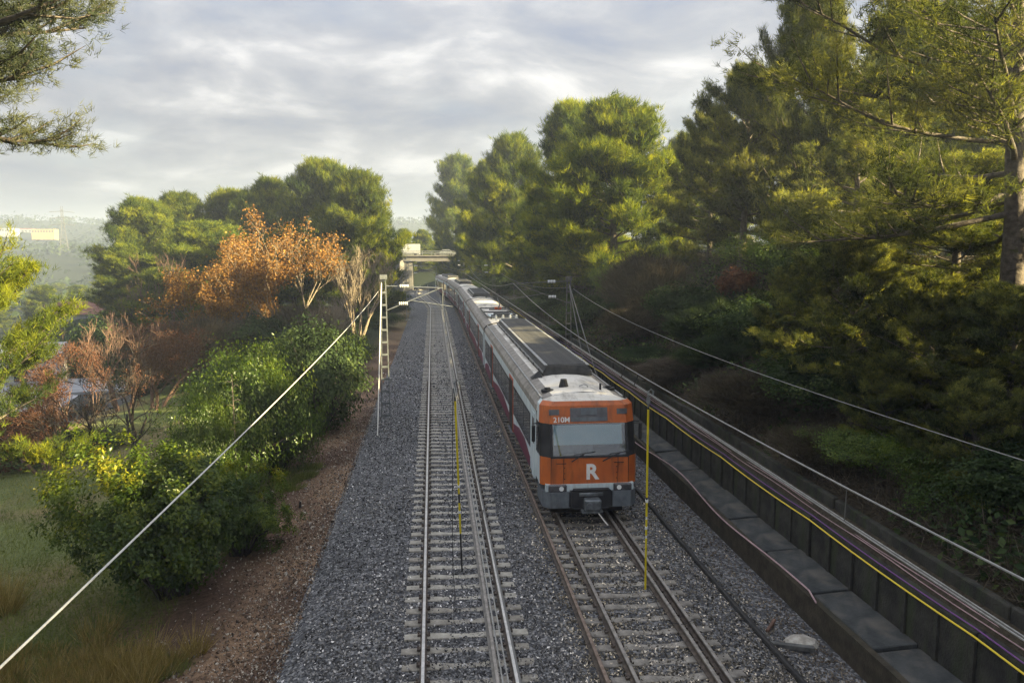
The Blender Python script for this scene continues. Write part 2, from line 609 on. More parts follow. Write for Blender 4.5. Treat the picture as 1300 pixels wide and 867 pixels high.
dirt = np.array([0.215, 0.142, 0.090])
dirt2 = np.array([0.085, 0.055, 0.040])
grass = np.array([0.115, 0.138, 0.048])
straw = np.array([0.17, 0.14, 0.07])
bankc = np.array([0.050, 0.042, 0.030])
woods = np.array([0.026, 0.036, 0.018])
gcol = cmix(np.tile(grass, (len(cx_), 1)), straw, smooth(0.38, 0.68, vnoise(cx_, cy_, 3.5, 7) * 0.6 + vnoise(cx_, cy_, 1.1, 16) * 0.4))
td = smooth(-7.6, -6.0, xr_ + nz * 2.2) * (1 - smooth(60, 90, cy_) * 0.5)
gcol = cmix(gcol, dirt, td)
gcol = cmix(gcol, dirt2, td * smooth(0.35, 0.6, vnoise(cx_, cy_, 1.3, 8) * 0.6 + vnoise(cx_, cy_, 0.5, 15) * 0.4))
gcol = cmix(gcol, np.array([0.05, 0.034, 0.026]), td * smooth(-5.0, -6.4, xr_) * 0.0 + td * (1 - smooth(-6.6, -5.2, xr_ + nz)) * 0.45)
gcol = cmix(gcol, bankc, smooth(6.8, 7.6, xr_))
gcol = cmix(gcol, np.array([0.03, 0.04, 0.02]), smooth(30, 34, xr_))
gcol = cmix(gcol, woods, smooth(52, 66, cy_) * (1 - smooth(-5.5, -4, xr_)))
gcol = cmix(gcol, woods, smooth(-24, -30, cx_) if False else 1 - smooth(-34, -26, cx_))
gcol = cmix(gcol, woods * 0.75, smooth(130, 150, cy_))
fld = ((vnoise(cx_, cy_, 120, 9) > 0.66) & (cy_ > 330) & (cx_ < -60)).astype(float)
gcol = cmix(gcol, np.array([0.24, 0.22, 0.11]), fld * 0.0)
m, nt, b = _nt('terrain')
MATS['terrain'] = m
_a = nt.nodes.new('ShaderNodeAttribute'); _a.attribute_name = 'paint'
_tc = nt.nodes.new('ShaderNodeTexCoord')
_n = nt.nodes.new('ShaderNodeTexNoise'); _n.inputs['Scale'].default_value = 9; _n.inputs['Detail'].default_value = 9; _n.inputs['Roughness'].default_value = 0.72
nt.links.new(_tc.outputs['Object'], _n.inputs['Vector'])
_r = nt.nodes.new('ShaderNodeMapRange'); _r.inputs['From Min'].default_value = 0.3; _r.inputs['From Max'].default_value = 0.7
_r.inputs['To Min'].default_value = 0.45; _r.inputs['To Max'].default_value = 1.6
nt.links.new(_n.outputs[0], _r.inputs['Value'])
_s = nt.nodes.new('ShaderNodeVectorMath'); _s.operation = 'SCALE'
nt.links.new(_a.outputs['Color'], _s.inputs[0]); nt.links.new(_r.outputs[0], _s.inputs['Scale'])
nt.links.new(_s.outputs[0], b.inputs['Base Color'])
b.inputs['Roughness'].default_value = 0.95
b.inputs['Specular IOR Level'].default_value = 0.1
_bp = nt.nodes.new('ShaderNodeBump'); _bp.inputs['Strength'].default_value = 0.7; _bp.inputs['Distance'].default_value = 0.08
nt.links.new(_n.outputs[0], _bp.inputs['Height']); nt.links.new(_bp.outputs[0], b.inputs['Normal'])
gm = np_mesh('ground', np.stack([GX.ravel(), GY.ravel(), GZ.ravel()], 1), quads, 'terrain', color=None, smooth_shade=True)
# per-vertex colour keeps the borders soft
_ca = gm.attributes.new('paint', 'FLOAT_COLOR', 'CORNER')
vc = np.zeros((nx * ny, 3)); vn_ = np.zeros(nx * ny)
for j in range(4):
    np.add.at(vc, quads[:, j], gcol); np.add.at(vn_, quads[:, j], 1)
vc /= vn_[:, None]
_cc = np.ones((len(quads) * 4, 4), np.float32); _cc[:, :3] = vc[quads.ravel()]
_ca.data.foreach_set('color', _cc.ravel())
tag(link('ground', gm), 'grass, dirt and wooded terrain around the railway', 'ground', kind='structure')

# ---- track bed
bed_y = np.concatenate([np.arange(-8, 100, 4.0), np.arange(100, 186, 3.0)])
BED = [(-3.45, -0.50), (-2.6, -0.20), (-1.5, -0.045), (6.3, -0.045), (6.9, -0.20), (7.5, -0.29), (8.33, -0.33)]
bv = np.array([(x + float(shift(y)), y, z) for y in bed_y for x, z in BED])
nb = len(BED)
bi = np.arange(len(bv)).reshape(-1, nb)
bq = np.stack([bi[:-1, :-1], bi[:-1, 1:], bi[1:, 1:], bi[1:, :-1]], -1).reshape(-1, 4)
# voronoi grains stand in for the stones too far away to tell apart
m, nt, b = _nt('ballast_far'); MATS['ballast_far'] = m
_tc = nt.nodes.new('ShaderNodeTexCoord')
_v = nt.nodes.new('ShaderNodeTexVoronoi'); _v.inputs['Scale'].default_value = 16
nt.links.new(_tc.outputs['Object'], _v.inputs['Vector'])
_sp = nt.nodes.new('ShaderNodeSeparateColor'); nt.links.new(_v.outputs['Color'], _sp.inputs[0])
_r = nt.nodes.new('ShaderNodeValToRGB')
for e, (p_, c_) in zip([_r.color_ramp.elements[0], _r.color_ramp.elements.new(0.6), _r.color_ramp.elements[-1]], [(0.0, (0.025, 0.026, 0.029)), (0.6, (0.080, 0.082, 0.087)), (1.0, (0.24, 0.24, 0.24))]):
    e.position = p_; e.color = (*c_, 1)
nt.links.new(_sp.outputs[0], _r.inputs[0]); nt.links.new(_r.outputs[0], b.inputs['Base Color'])
_bp = nt.nodes.new('ShaderNodeBump'); _bp.inputs['Strength'].default_value = 0.8; _bp.inputs['Distance'].default_value = 0.05; _bp.invert = True
nt.links.new(_v.outputs['Distance'], _bp.inputs['Height']); nt.links.new(_bp.outputs[0], b.inputs['Normal'])
b.inputs['Roughness'].default_value = 0.9
tag(link('track_bed', np_mesh('track_bed', bv, bq, 'ballast_far', smooth_shade=True)), 'grey crushed stone bed under both railway tracks', 'track bed', kind='structure')


def bed_z(x, y):
    xr = x - shift(y)
    g = height(x, y)
    return np.where((xr > -3.45) & (xr < 8.33), np.maximum(np.interp(xr, [p[0] for p in BED], [p[1] for p in BED]), np.where(xr < 2, g, -9)), g)


# ---- loose ballast stones (nobody could count them)
rng = np.random.default_rng(11)


def stones(name, x, y, size, cols, label, zoff=0.0):
    n = len(x)
    z = bed_z(x, y) + size * rng.uniform(-0.10, 0.45, n) + zoff
    base = np.array([(1, 0, 0), (-1, 0, 0), (0, 1, 0), (0, -1, 0), (0, 0, 1), (0, 0, -1)], float)
    tri = np.array([(0, 2, 4), (2, 1, 4), (1, 3, 4), (3, 0, 4), (2, 0, 5), (1, 2, 5), (3, 1, 5), (0, 3, 5)])
    p = base[None] * rng.uniform(0.55, 1.25, (n, 6, 1)) + rng.normal(0, 0.28, (n, 6, 3))
    p *= (size[:, None] * rng.uniform(0.75, 1.2, (n, 3)) * np.array([1, 1, 0.75]))[:, None, :] * 0.5
    q = rng.normal(size=(n, 4)); q /= np.linalg.norm(q, axis=1)[:, None]
    w, a, b_, c = q.T
    Rm = np.stack([np.stack([1 - 2 * (b_ * b_ + c * c), 2 * (a * b_ - c * w), 2 * (a * c + b_ * w)], -1),
                   np.stack([2 * (a * b_ + c * w), 1 - 2 * (a * a + c * c), 2 * (b_ * c - a * w)], -1),
                   np.stack([2 * (a * c - b_ * w), 2 * (b_ * c + a * w), 1 - 2 * (a * a + b_ * b_)], -1)], 1)
    p = np.einsum('nij,nkj->nki', Rm, p) + np.stack([x, y, z], -1)[:, None]
    f = (tri[None] + 6 * np.arange(n)[:, None, None]).reshape(-1, 3)
    o = link(name, np_mesh(name, p.reshape(-1, 3), f, 'ballast_stone', color=np.repeat(cols, 8, 0)))
    return tag(o, label, 'gravel', kind='stuff')


def grey_cols(n, warm):
    v = np.exp(rng.normal(math.log(0.095), 0.95, n)).clip(0.014, 0.68)
    t = np.stack([1 + 0.13 * warm, 1 + 0.03 * warm, 1.03 - 0.15 * warm], -1)
    return v[:, None] * t


N1 = 75000
yy = 13.2 * (78 / 13.2) ** (rng.random(N1) ** 1.35)
xx = rng.uniform(-3.7, 8.25, N1)
xx[xx < -2.9] += rng.normal(0, 0.25, (xx < -2.9).sum())
keep = (xx > -4.4) & ((xx > -2.75 + 0.9 * (vnoise(xx, yy, 1.4, 17) - 0.5)) | (rng.random(N1) < 0.30)) & ((xx < 7.2) | (rng.random(N1) < 0.62)) & (rng.random(N1) < 1 - 0.85 * smooth(42, 78, yy))
xx, yy = xx[keep], yy[keep]
near_rail = np.min(np.abs(xx[:, None] - np.array([3.67, 5.41, 3.13])[None]), 1)
warm = smooth(1.5, 4.0, xx) * 1.0 + 0.7 * (1 - smooth(0.1, 0.55, near_rail)) + 0.35 + 0.5 * (vnoise(xx, yy, 2.5, 12) - 0.5)
sz = rng.uniform(0.030, 0.068, len(xx)) * (1 + 0.012 * (yy - 13))
soil = (smooth(7.0, 7.9, xx) * 0.75)[:, None]
c = (grey_cols(len(xx), warm) * (1 - soil) + np.array([0.085, 0.065, 0.045]) * rng.uniform(0.4, 1.5, (len(xx), 1)) * soil) * ((1 + 0.25 * smooth(2, 4, xx)) * (0.62 + 0.75 * vnoise(xx, yy, 3.1, 13)) * (0.75 + 0.5 * vnoise(xx, yy, 0.8, 14)) * (1.15 - 0.35 * smooth(15, 40, yy)))[:, None]
stones('ballast_stones', xx, yy, sz, c, 'loose grey ballast stones around the sleepers')
# chips and pebbles on the bare dirt strip
N2 = 17000
yy = 13.5 * (45 / 13.5) ** (rng.random(N2) ** 1.2)
xx = -3.1 - np.abs(rng.normal(0, 1.3, N2))
dc = np.where(rng.random(N2)[:, None] < 0.3, np.array([0.38, 0.34, 0.28]), np.array([0.12, 0.082, 0.056])) * rng.uniform(0.4, 1.4, (N2, 1))
stones('dirt_pebbles', xx, yy, rng.uniform(0.02, 0.06, N2) * np.where(rng.random(N2) < 0.06, 2.2, 1.0), dc, 'pale pebbles and chips strewn over the dirt strip', 0.005)

# ---- railway tracks
RAILP = [(-0.070, 0.0), (0.070, 0.0), (0.070, 0.012), (0.010, 0.035), (0.010, 0.125), (0.036, 0.138), (0.036, 0.165), (0.028, 0.172), (-0.028, 0.172), (-0.036, 0.165), (-0.036, 0.138), (-0.010, 0.125), (-0.010, 0.035), (-0.070, 0.012)]
RAILM = [1 if not 5 <= i <= 9 else 0 for i in range(14)]
path_y = list(np.arange(-6, 100, 6.0)) + list(np.arange(100, 190, 3.0))


def rail(track, xo, mats, z=0.006, y0=-6, y1=190, name='rail', wob=0.0, prof=RAILP):
    pts = [(xo + float(shift(y)) + wob * math.sin(y * 0.35), y, z) for y in path_y if y0 <= y <= y1]
    return MB().extrude(prof, pts, 0, mis=RAILM).build(name, mats, track)


sl = MB()
secs = [(-1.30, 0.13, 0.0), (-1.0, 0.145, 0.004), (-0.55, 0.14, 0.0), (-0.25, 0.11, -0.022), (0.25, 0.11, -0.022), (0.55, 0.14, 0.0), (1.0, 0.145, 0.004), (1.30, 0.13, 0.0)]
pv = []
for x, w, z in secs:
    pv += [(x, -w, -0.2), (x, -w * 0.86, z - 0.012), (x, -w * 0.74, z), (x, w * 0.74, z), (x, w * 0.86, z - 0.012), (x, w, -0.2)]
ff = []
for i in range(len(secs) - 1):
    for j in range(5):
        ff.append((i * 6 + j, (i + 1) * 6 + j, (i + 1) * 6 + j + 1, i * 6 + j + 1))
ff += [(0, 1, 2, 3, 4, 5), tuple(len(pv) - 6 + k for k in (5, 4, 3, 2, 1, 0))]
sl.poly(pv, ff)
sleeper_pale = sl.mesh('sleeper', 'sleeper_concrete')
sleeper_dark = sl.mesh('sleeper', 'sleeper_dark')
mat('sleeper_stained', (0.17, 0.155, 0.13), (0.33, 0.31, 0.265), 4, 0.9, bump=0.3, bscale=60)
sleeper_stained = sl.mesh('sleeper', 'sleeper_stained')
rnd = random.Random(5)


def make_track(xc, label, sleeper_me, tops, phase):
    t = empty('railway_track', (0, 0, 0), 0, label, 'railway track', 'parallel railway tracks')
    for xo in (xc - 0.868, xc + 0.868):
        rail(t, xo, [tops, 'rail_side'])
    y = 12.0 + phase
    while y < 182:
        sx = xc + float(shift(y)) + rnd.uniform(-0.025, 0.025)
        ang = math.atan2(float(shift(y + 1) - shift(y)), 1.0)
        link('sleeper', sleeper_stained if rnd.random() < 0.3 else sleeper_me, t, (sx, y + rnd.uniform(-0.02, 0.02), rnd.uniform(-0.022, 0.0)), (0, 0, -ang + rnd.uniform(-0.012, 0.012)))
        y += 0.6
    # spring clips beside each rail foot
    cl = MB()
    y = 12.0 + phase
    while y < 48:
        for xo in (xc - 0.868, xc + 0.868):
            for s in (-1, 1):
                cl.box((xo + s * 0.095, y, 0.028), (0.075, 0.10, 0.045))
                cl.cyl((xo + s * 0.115, y, 0.03), (xo + s * 0.115, y, 0.085), 0.018, 6)
        y += 0.6
    o = cl.build('rail_clips', 'rail_side', t)
    o['kind'] = 'stuff'
    return t


trackL = make_track(0.605, 'empty railway track on pale concrete sleepers beside the train', sleeper_pale, 'rail_steel', 0.0)
trackR = make_track(4.54, 'railway track that the orange train stands on, with darker sleepers', sleeper_dark, 'rail_dull', 0.33)
spare = 'loose spare rails laid on the sleepers'
def lone_rail(name, xo, mats, label, z=0.012, y1=110, wob=0.0):
    o = rail(None, xo, mats, z, -6, y1, name, wob)
    return tag(o, label, 'rail', spare)


lone_rail('spare_rail', 1.12, ['rail_dull', 'rail_grey_side'], 'spare rail lying inside the empty track, next to its running rail', wob=0.012)
lone_rail('spare_rail', 3.13, ['rail_rust', 'rail_side'], 'rusty spare rail on the sleeper ends between the two tracks', wob=0.01)
lone_rail('spare_rail', 5.17, ['rail_dull', 'rail_side'], 'dark spare rail inside the track in front of the train', wob=0.012, y1=40)

# ---- drain, retaining wall and cables along the bank
YW0, YW1 = 6.0, 150.0
ditch = empty('drain_channel', (8.36, 0, -0.5), 0, 'long concrete drain channel with brown side and grey cover slabs', 'drain channel')
MB().box((0.05, (YW0 + YW1) / 2, 0.34), (0.14, YW1 - YW0, 0.92)).build('channel_side', 'ditch_brown', ditch)
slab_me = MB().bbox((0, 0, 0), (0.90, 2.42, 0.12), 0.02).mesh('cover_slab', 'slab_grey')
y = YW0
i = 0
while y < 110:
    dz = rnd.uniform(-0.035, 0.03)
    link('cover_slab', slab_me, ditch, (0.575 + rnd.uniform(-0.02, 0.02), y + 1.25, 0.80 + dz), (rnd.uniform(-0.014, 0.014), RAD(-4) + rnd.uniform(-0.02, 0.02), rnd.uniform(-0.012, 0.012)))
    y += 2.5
retw = empty('retaining_wall', (9.5, 0, -0.5), 0, 'mossy dark concrete retaining wall at the foot of the wooded bank', 'wall')
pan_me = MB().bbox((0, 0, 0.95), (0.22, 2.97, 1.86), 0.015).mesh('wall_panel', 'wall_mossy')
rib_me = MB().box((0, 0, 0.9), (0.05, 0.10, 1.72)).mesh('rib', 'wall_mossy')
y = YW0
while y < 128:
    link('wall_panel', pan_me, retw, (rnd.uniform(-0.012, 0.012), y + 1.5, rnd.uniform(-0.015, 0.01)))
    y += 3.0
y = YW0
while y < 70:
    link('rib', rib_me, retw, (-0.145, y, 0.0))
    y += 1.0
upw = empty('bank_kerb_wall', (10.05, 0, 1.2), 0, 'low mossy concrete upper wall behind the cable ledge', 'wall')
up_me = MB().bbox((0, 0, 0.32), (0.16, 5.96, 0.70), 0.02).mesh('wall_panel', 'wall_mossy')
y = YW0
while y < 110:
    link('wall_panel', up_me, upw, (rnd.uniform(-0.02, 0.02), y + 3.0, rnd.uniform(-0.05, 0.02)))
    y += 6.0


def cable(name, pts_fn, r, m, label, y0=7, y1=95, step=1.0, group='cables strung along the retaining wall', n=5):
    pts = [pts_fn(y) for y in np.arange(y0, y1, step)]
    return tag(MB().tube(pts, r, n).build(name, m), label, 'cable', group)


def sagz(y, span, dip):
    u = (y % span) / span
    return -dip * 4 * u * (1 - u)


cable('cable', lambda y: (9.345, y, 1.33 + sagz(y, 6, 0.05)), 0.018, 'cable_yellow', 'bright yellow cable along the top of the mossy retaining wall')
cable('cable', lambda y: (9.41, y, 1.45 + sagz(y, 6, 0.045)), 0.014, 'cable_purple', 'dark purple cable running just behind the yellow one')
cable('cable', lambda y: (9.66, y, 1.46 + 0.02 * math.sin(y * 1.3)), 0.012, 'cable_pink', 'pale pink cable lying on the ledge, closer to the yellow cable', y1=70)
cable('cable', lambda y: (9.78 + 0.03 * math.sin(y * 0.7), y, 1.47 + 0.02 * math.sin(y * 0.9 + 2)), 0.012, 'cable_pink', 'pale pink cable lying on the ledge against the upper wall', y1=70)
cable('cable', lambda y: (8.33 + 0.10 * math.sin(y * 0.55) - 0.25 * float(smooth(24, 34, y)), y, 0.40 + 0.05 * math.sin(y * 0.8)) if y > 15.5 else (8.30, y, 0.36), 0.02, 'cable_pink', 'pink cable snaking along the edge of the drain channel', y0=15.5, y1=48, step=0.5)
cable('hose', lambda y: (6.95 + 0.05 * math.sin(y * 0.25), y, -0.14 + 0.012 * math.sin(y * 0.7)), 0.065, 'black_rubber', 'thick black conduit lying on the ballast beside the train', step=0.8, n=8, group=None)
cable('cable', lambda y: (7.22 + 0.09 * math.sin(y * 0.31), y, -0.21 + 0.03 * math.sin(y * 0.8)), 0.010, 'wire_metal', 'thin grey cable on the gravel beyond the black conduit', y1=40, step=0.6)
# debris beside the conduit
b_ = at(1080, 828, 14.6)
rk = MB()
rr = random.Random(3)
pts = []
for k in range(4):
    for j in range(7):
        a = j / 7 * 6.283
        R_ = (0.20, 0.30, 0.24, 0.08)[k] * rr.uniform(0.8, 1.15)
        pts.append((R_ * math.cos(a) * 1.25, R_ * math.sin(a), (-0.1, 0.04, 0.16, 0.24)[k]))
rk.poly(pts, [(k * 7 + j, k * 7 + (j + 1) % 7, k * 7 + 7 + (j + 1) % 7, k * 7 + 7 + j) for k in range(3) for j in range(7)] + [tuple(range(21, 28))])
tag(rk.build('rock', 'stone_pale', None, (7.75, 15.0, -0.36)), 'large pale rock beside the drain channel', 'rock')
tag(MB().bbox((0, 0, 0), (1.0, 0.10, 0.12), 0.015).build('steel_bar', 'dark_steel', None, (7.35, 14.75, -0.20), (0.05, 0, -0.35)), 'short dark steel bar on the gravel near the large rock', 'steel bar')
tag(MB().bbox((0, 0, 0), (0.62, 0.07, 0.08), 0.012).build('wooden_stake', 'bark_brown', None, (7.38, 15.7, -0.22), (0.0, 0, 0.9)), 'short brown wooden stake tilted over the gravel', 'stake')
st = MB().tube([(0, 0, 0), (0.0, 0.0, 0.22)], [0.05, 0.04], 7)
tag(st.build('post_stump', 'bark_dark', None, (at(380, 607, 26).x, 26, H(at(380, 607, 26).x, 26) - 0.02)), 'small dark stump standing on the dirt strip', 'stump')
# ------------------------------------------------------------------ train
mat('train_orange', (0.52, 0.135, 0.030), (0.41, 0.10, 0.026), 1.6, 0.42, spec=0.4, streak=((0.17, 0.065, 0.03), (5, 5, 0.8), 0.75))
mat('train_white', (0.50, 0.60, 0.63), (0.62, 0.69, 0.70), 1.5, 0.4, spec=0.4, streak=((0.26, 0.25, 0.22), (6, 6, 0.7), 0.45))
mat('train_purple', (0.15, 0.022, 0.055), (0.10, 0.018, 0.04), 2, 0.45)
mat('train_roof', (0.56, 0.53, 0.46), (0.72, 0.69, 0.62), 1.2, 0.75, streak=((0.17, 0.15, 0.12), (2.2, 0.5, 2), 0.75))
mat('train_gutter', (0.16, 0.145, 0.125), (0.30, 0.28, 0.245), 2.5, 0.7)
mat('train_grey', (0.085, 0.10, 0.115), (0.15, 0.17, 0.185), 3, 0.5, streak=((0.05, 0.045, 0.04), (5, 5, 1), 0.6))
mat('train_black', (0.012, 0.013, 0.015), (0.03, 0.03, 0.032), 3, 0.5)
mat('underframe', (0.018, 0.016, 0.014), (0.05, 0.045, 0.04), 4, 0.85)
mat('ac_grille', (0.030, 0.030, 0.029), (0.060, 0.060, 0.057), 5, 0.7, streak=((0.11, 0.10, 0.09), (2, 2, 2), 0.5))
mat('ac_rail', (0.26, 0.27, 0.27), (0.40, 0.40, 0.39), 4, 0.45, 0.4)
mat('side_glass', (0.016, 0.020, 0.022), (0.03, 0.036, 0.038), 1, 0.08, spec=0.7)
mat('door_red', (0.50, 0.11, 0.04), (0.40, 0.085, 0.035), 2, 0.45)
mat('letter_white', (0.78, 0.78, 0.75), (0.66, 0.65, 0.62), 6, 0.6)
mat('blind_pale', (0.52, 0.80, 0.90), (0.66, 0.88, 0.94), 1.5, 0.55)
mat('lamp_glass', (0.04, 0.04, 0.045), (0.09, 0.09, 0.095), 6, 0.1, spec=0.7)
mat('coupler_steel', (0.10, 0.115, 0.125), (0.22, 0.24, 0.25), 6, 0.45, 0.5)
m, nt, b = _nt('windscreen_glass'); MATS['windscreen_glass'] = m
nt.nodes.remove(b)
_t = nt.nodes.new('ShaderNodeBsdfTransparent'); _t.inputs['Color'].default_value = (0.93, 0.98, 0.99, 1)
_g = nt.nodes.new('ShaderNodeBsdfGlossy'); _g.inputs['Roughness'].default_value = 0.03
_fr = nt.nodes.new('ShaderNodeFresnel'); _fr.inputs['IOR'].default_value = 2.0
_mx = nt.nodes.new('ShaderNodeMixShader')
nt.links.new(_fr.outputs[0], _mx.inputs[0]); nt.links.new(_t.outputs[0], _mx.inputs[1]); nt.links.new(_g.outputs[0], _mx.inputs[2])
nt.links.new(_mx.outputs[0], nt.nodes['Material Output'].inputs['Surface'])

TRX, TY0, CARL, GAP = 4.55, 21.9, 24.9, 0.55
HW = 1.45
train = empty('train', (TRX, TY0, 0), 0, 'long orange and white commuter train with dark windows standing on the track', 'train')
SEC = [(-1.36, 0.82), (-HW, 1.05), (-HW, 3.18), (-1.43, 3.36), (-1.30, 3.52), (-0.95, 3.66), (-0.45, 3.74), (0, 3.76), (0.45, 3.74), (0.95, 3.66), (1.30, 3.52), (1.43, 3.36), (HW, 3.18), (HW, 1.05), (1.36, 0.82)]
SECM = [1, 0, 2, 2, 2, 3, 3, 3, 3, 2, 2, 2, 0, 1, 4]


def car(k):
    y0 = k * (CARL + GAP)
    ya, yb = TY0 + y0, TY0 + y0 + CARL
    sa, sb = float(shift(ya)), float(shift(yb))
    ang = -math.atan2(sb - sa, CARL)
    start = 1.15 if k == 0 else 0.0
    m = MB()
    m.extrude(SEC, [(0, start, 0), (0, CARL, 0)], 4, True, SECM)
    body = m.build('car_body', ['train_white', 'train_grey', 'train_gutter', 'train_roof', 'underframe'], train, (sa, y0, 0), (0, 0, ang))
    # glazed side windows between two pairs of doors, both sides
    doors = (8.6, 18.9) if k == 0 else (5.6, 18.6)
    lo = 2.5 if k == 0 else 0.7
    spans = []
    edges = [lo] + [e for d in doors for e in (d - 0.78, d + 0.78)] + [CARL - 0.7]
    for a, b2 in zip(edges[0::2], edges[1::2]):
        n = max(1, round((b2 - a) / 1.75))
        w = (b2 - a) / n
        spans += [(a + w * (i + 0.5), w - 0.14) for i in range(n)]
    far = k >= 3
    for s in (-1, 1):
        if s == 1 and k > 0:
            continue
        for yc, w in spans:
            wd = MB().box((s * (HW + 0.004), yc, 2.28), (0.02, w, 0.98)).build('window', 'side_glass', body)
        for a, b2 in zip(edges[0::2], edges[1::2]):
            MB().box((s * (HW + 0.002), (a + b2) / 2, 2.28), (0.012, b2 - a - 0.06, 1.12)).build('window_band', 'train_black', body)
        for d in doors:
            MB().box((s * (HW + 0.003), d, 2.02), (0.03, 1.46, 2.12)).build('door_frame', 'door_red', body)
            for q in (-1, 1):
                dr = MB().box((s * (HW + 0.012), d + q * 0.32, 1.98), (0.03, 0.60, 2.0)).build('door', 'train_black', body)
            MB().box((s * (HW + 0.016), d, 0.90), (0.12, 1.4, 0.05)).build('door_step', 'train_grey', body)
        # maroon skirt swooshes below the windows
        for a, b2 in zip(edges[0::2], edges[1::2]):
            L_ = b2 - a
            pr = [(0.06, 1.06), (L_ - 0.06, 1.06), (L_ - 0.06, 1.34 + 0.2 * (k % 2)), (L_ * 0.62, 1.62), (L_ * 0.30, 1.66), (0.06, 1.40)]
            pts = [(s * (HW + 0.006), a + p, z) for p, z in pr] + [(s * (HW - 0.01), a + p, z) for p, z in pr]
            n = len(pr)
            fs = [tuple(range(n)), tuple(range(2 * n - 1, n - 1, -1))] + [(i, (i + 1) % n, n + (i + 1) % n, n + i) for i in range(n)]
            MB().poly(pts, fs).build('livery_stripe', 'train_purple', body)
    # under-floor equipment and bogies
    u = MB()
    u.box((0, CARL / 2, 0.66), (2.3, CARL - 9.0, 0.5))
    u.box((0, CARL / 2, 0.86), (2.5, CARL - 1.6, 0.16))
    for yb_ in (3.4, CARL - 3.6):
        u.box((0, yb_, 0.62), (2.3, 3.0, 0.28))
        for dy in (-1.2, 1.2):
            for s in (-1, 1):
                u.cyl((s * 0.80, yb_ + dy, 0.62), (s * 0.93, yb_ + dy, 0.62), 0.45, 14)
    u.build('underframe', 'underframe', body)
    if k < 4:
        g = MB()
        for q in range(3):
            yq = CARL + 0.04 + q * 0.17
            g.extrude([(x * (0.90 if q != 1 else 0.95), z * (0.97 if q != 1 else 0.985)) for x, z in SEC], [(0, yq, 0), (0, yq + 0.14, 0)])
        g.build('gangway_bellows', 'train_black', body)
    # dark joint strap over the roof end
    m = MB().extrude([(x * 1.004, z + 0.006) for x, z in SEC[2:13]] + [(x * 0.98, z - 0.03) for x, z in SEC[2:13]][::-1], [(0, CARL - 0.16, 0), (0, CARL - 0.02, 0)])
    m.build('end_strap', 'train_black', body)
    return body


def ac_unit(body, ya, yb, x=0.12):
    """long roof equipment box with louvred top"""
    w, zb, zt = 0.86, 3.70, 4.06
    h = MB()
    prof = [(-w, zb), (-w, zb + 0.16), (-w + 0.17, zt), (w - 0.17, zt), (w, zb + 0.16), (w, zb)]
    pts = [(x + a, ya, z - 0.0) for a, z in prof] + [(x + a, ya + 0.12, z) for a, z in prof] + [(x + a, yb, z) for a, z in prof]
    pts[2] = (pts[2][0], ya + 0.10, pts[2][2]); pts[3] = (pts[3][0], ya + 0.10, pts[3][2])
    n = 6
    fs = [tuple(range(n - 1, -1, -1))]
    for r in range(2):
        for i in range(n):
            fs.append((r * n + i, r * n + (i + 1) % n, (r + 1) * n + (i + 1) % n, (r + 1) * n + i))
    fs.append(tuple(2 * n + i for i in range(n)))
    box = h.poly(pts, fs).build('roof_unit', 'ac_grille', body)
    e = MB()
    for s in (-1, 1):
        e.box((x + s * (w - 0.115), (ya + yb) / 2 + 0.05, zt + 0.004), (0.11, yb - ya - 0.16, 0.03))
        e.box((x + s * (w + 0.012), (ya + yb) / 2, zb + 0.13), (0.03, yb - ya - 0.1, 0.07))
    return box, e.build('unit_edging', 'ac_rail', body), (ya, yb, x, w, zt)


louvre_me = MB().box((0, 0, 0), (1.36, 0.24, 0.035), rx=RAD(10)).mesh('louvre', 'ac_grille')
bolt_me = MB().box((0, 0, 0), (0.05, 0.14, 0.10)).mesh('bracket', 'train_black')
bodies = [car(k) for k in range(5)]
for k, (ya, yb) in {0: (4.6, CARL - 1.3), 2: (1.2, 12.5), 3: (6.0, 17.0), 4: (5, 18)}.items():
    box, ed, (a, b2, x, w, zt) = ac_unit(bodies[k], ya, yb)
    yq = a + 0.32
    while yq < b2 - 0.2:
        link('louvre', louvre_me, bodies[k], (x, yq, zt + 0.012 + (0.012 if int(yq * 1.1) % 5 == 0 else 0)))
        yq += 0.345 if k == 0 else 0.8
    if k == 0:
        yq = a + 0.9
        while yq < b2:
            link('bracket', bolt_me, bodies[k], (x - w - 0.03, yq, 3.80))
            yq += 1.5
rt = bodies[0]
# small fittings at the cab end of the roof
MB().cyl((-0.42, 2.25, 3.70), (-0.42, 2.25, 3.98), 0.17, 10, r2=0.10).build('horn_cover', 'train_black', rt, shade=False)
MB().cyl((-0.98, 2.0, 3.62), (-0.98, 2.0, 3.70), 0.20, 12).cyl((-0.98, 2.0, 3.70), (-0.98, 2.0, 3.76), 0.10, 10).build('roof_vent', 'train_black', rt)
MB().cyl((1.05, 2.3, 3.60), (1.05, 2.3, 3.68), 0.20, 12).cyl((1.05, 2.3, 3.68), (1.05, 2.3, 3.73), 0.10, 10).build('roof_vent', 'train_black', rt)
MB().cyl((0.66, 1.75, 3.70), (0.66, 1.75, 3.90), 0.035, 8).build('aerial', 'train_black', rt)
MB().tube([(0.05, 2.0, 3.72), (0.05, 2.0, 3.80), (0.18, 2.0, 3.84), (0.30, 2.0, 3.80), (0.30, 2.0, 3.72)], 0.018, 6).build('roof_handle', 'ac_rail', rt)
MB().poly([(-1.15, 4.6, 3.60), (-0.80, 4.35, 3.68), (-0.80, 5.0, 3.68), (-1.15, 5.0, 3.60), (-0.92, 4.62, 3.88), (-0.80, 4.95, 3.88)],
          [(0, 1, 4), (1, 2, 5, 4), (2, 3, 5), (3, 0, 4, 5), (0, 3, 2, 1)]).build('roof_scoop', 'train_black', rt)
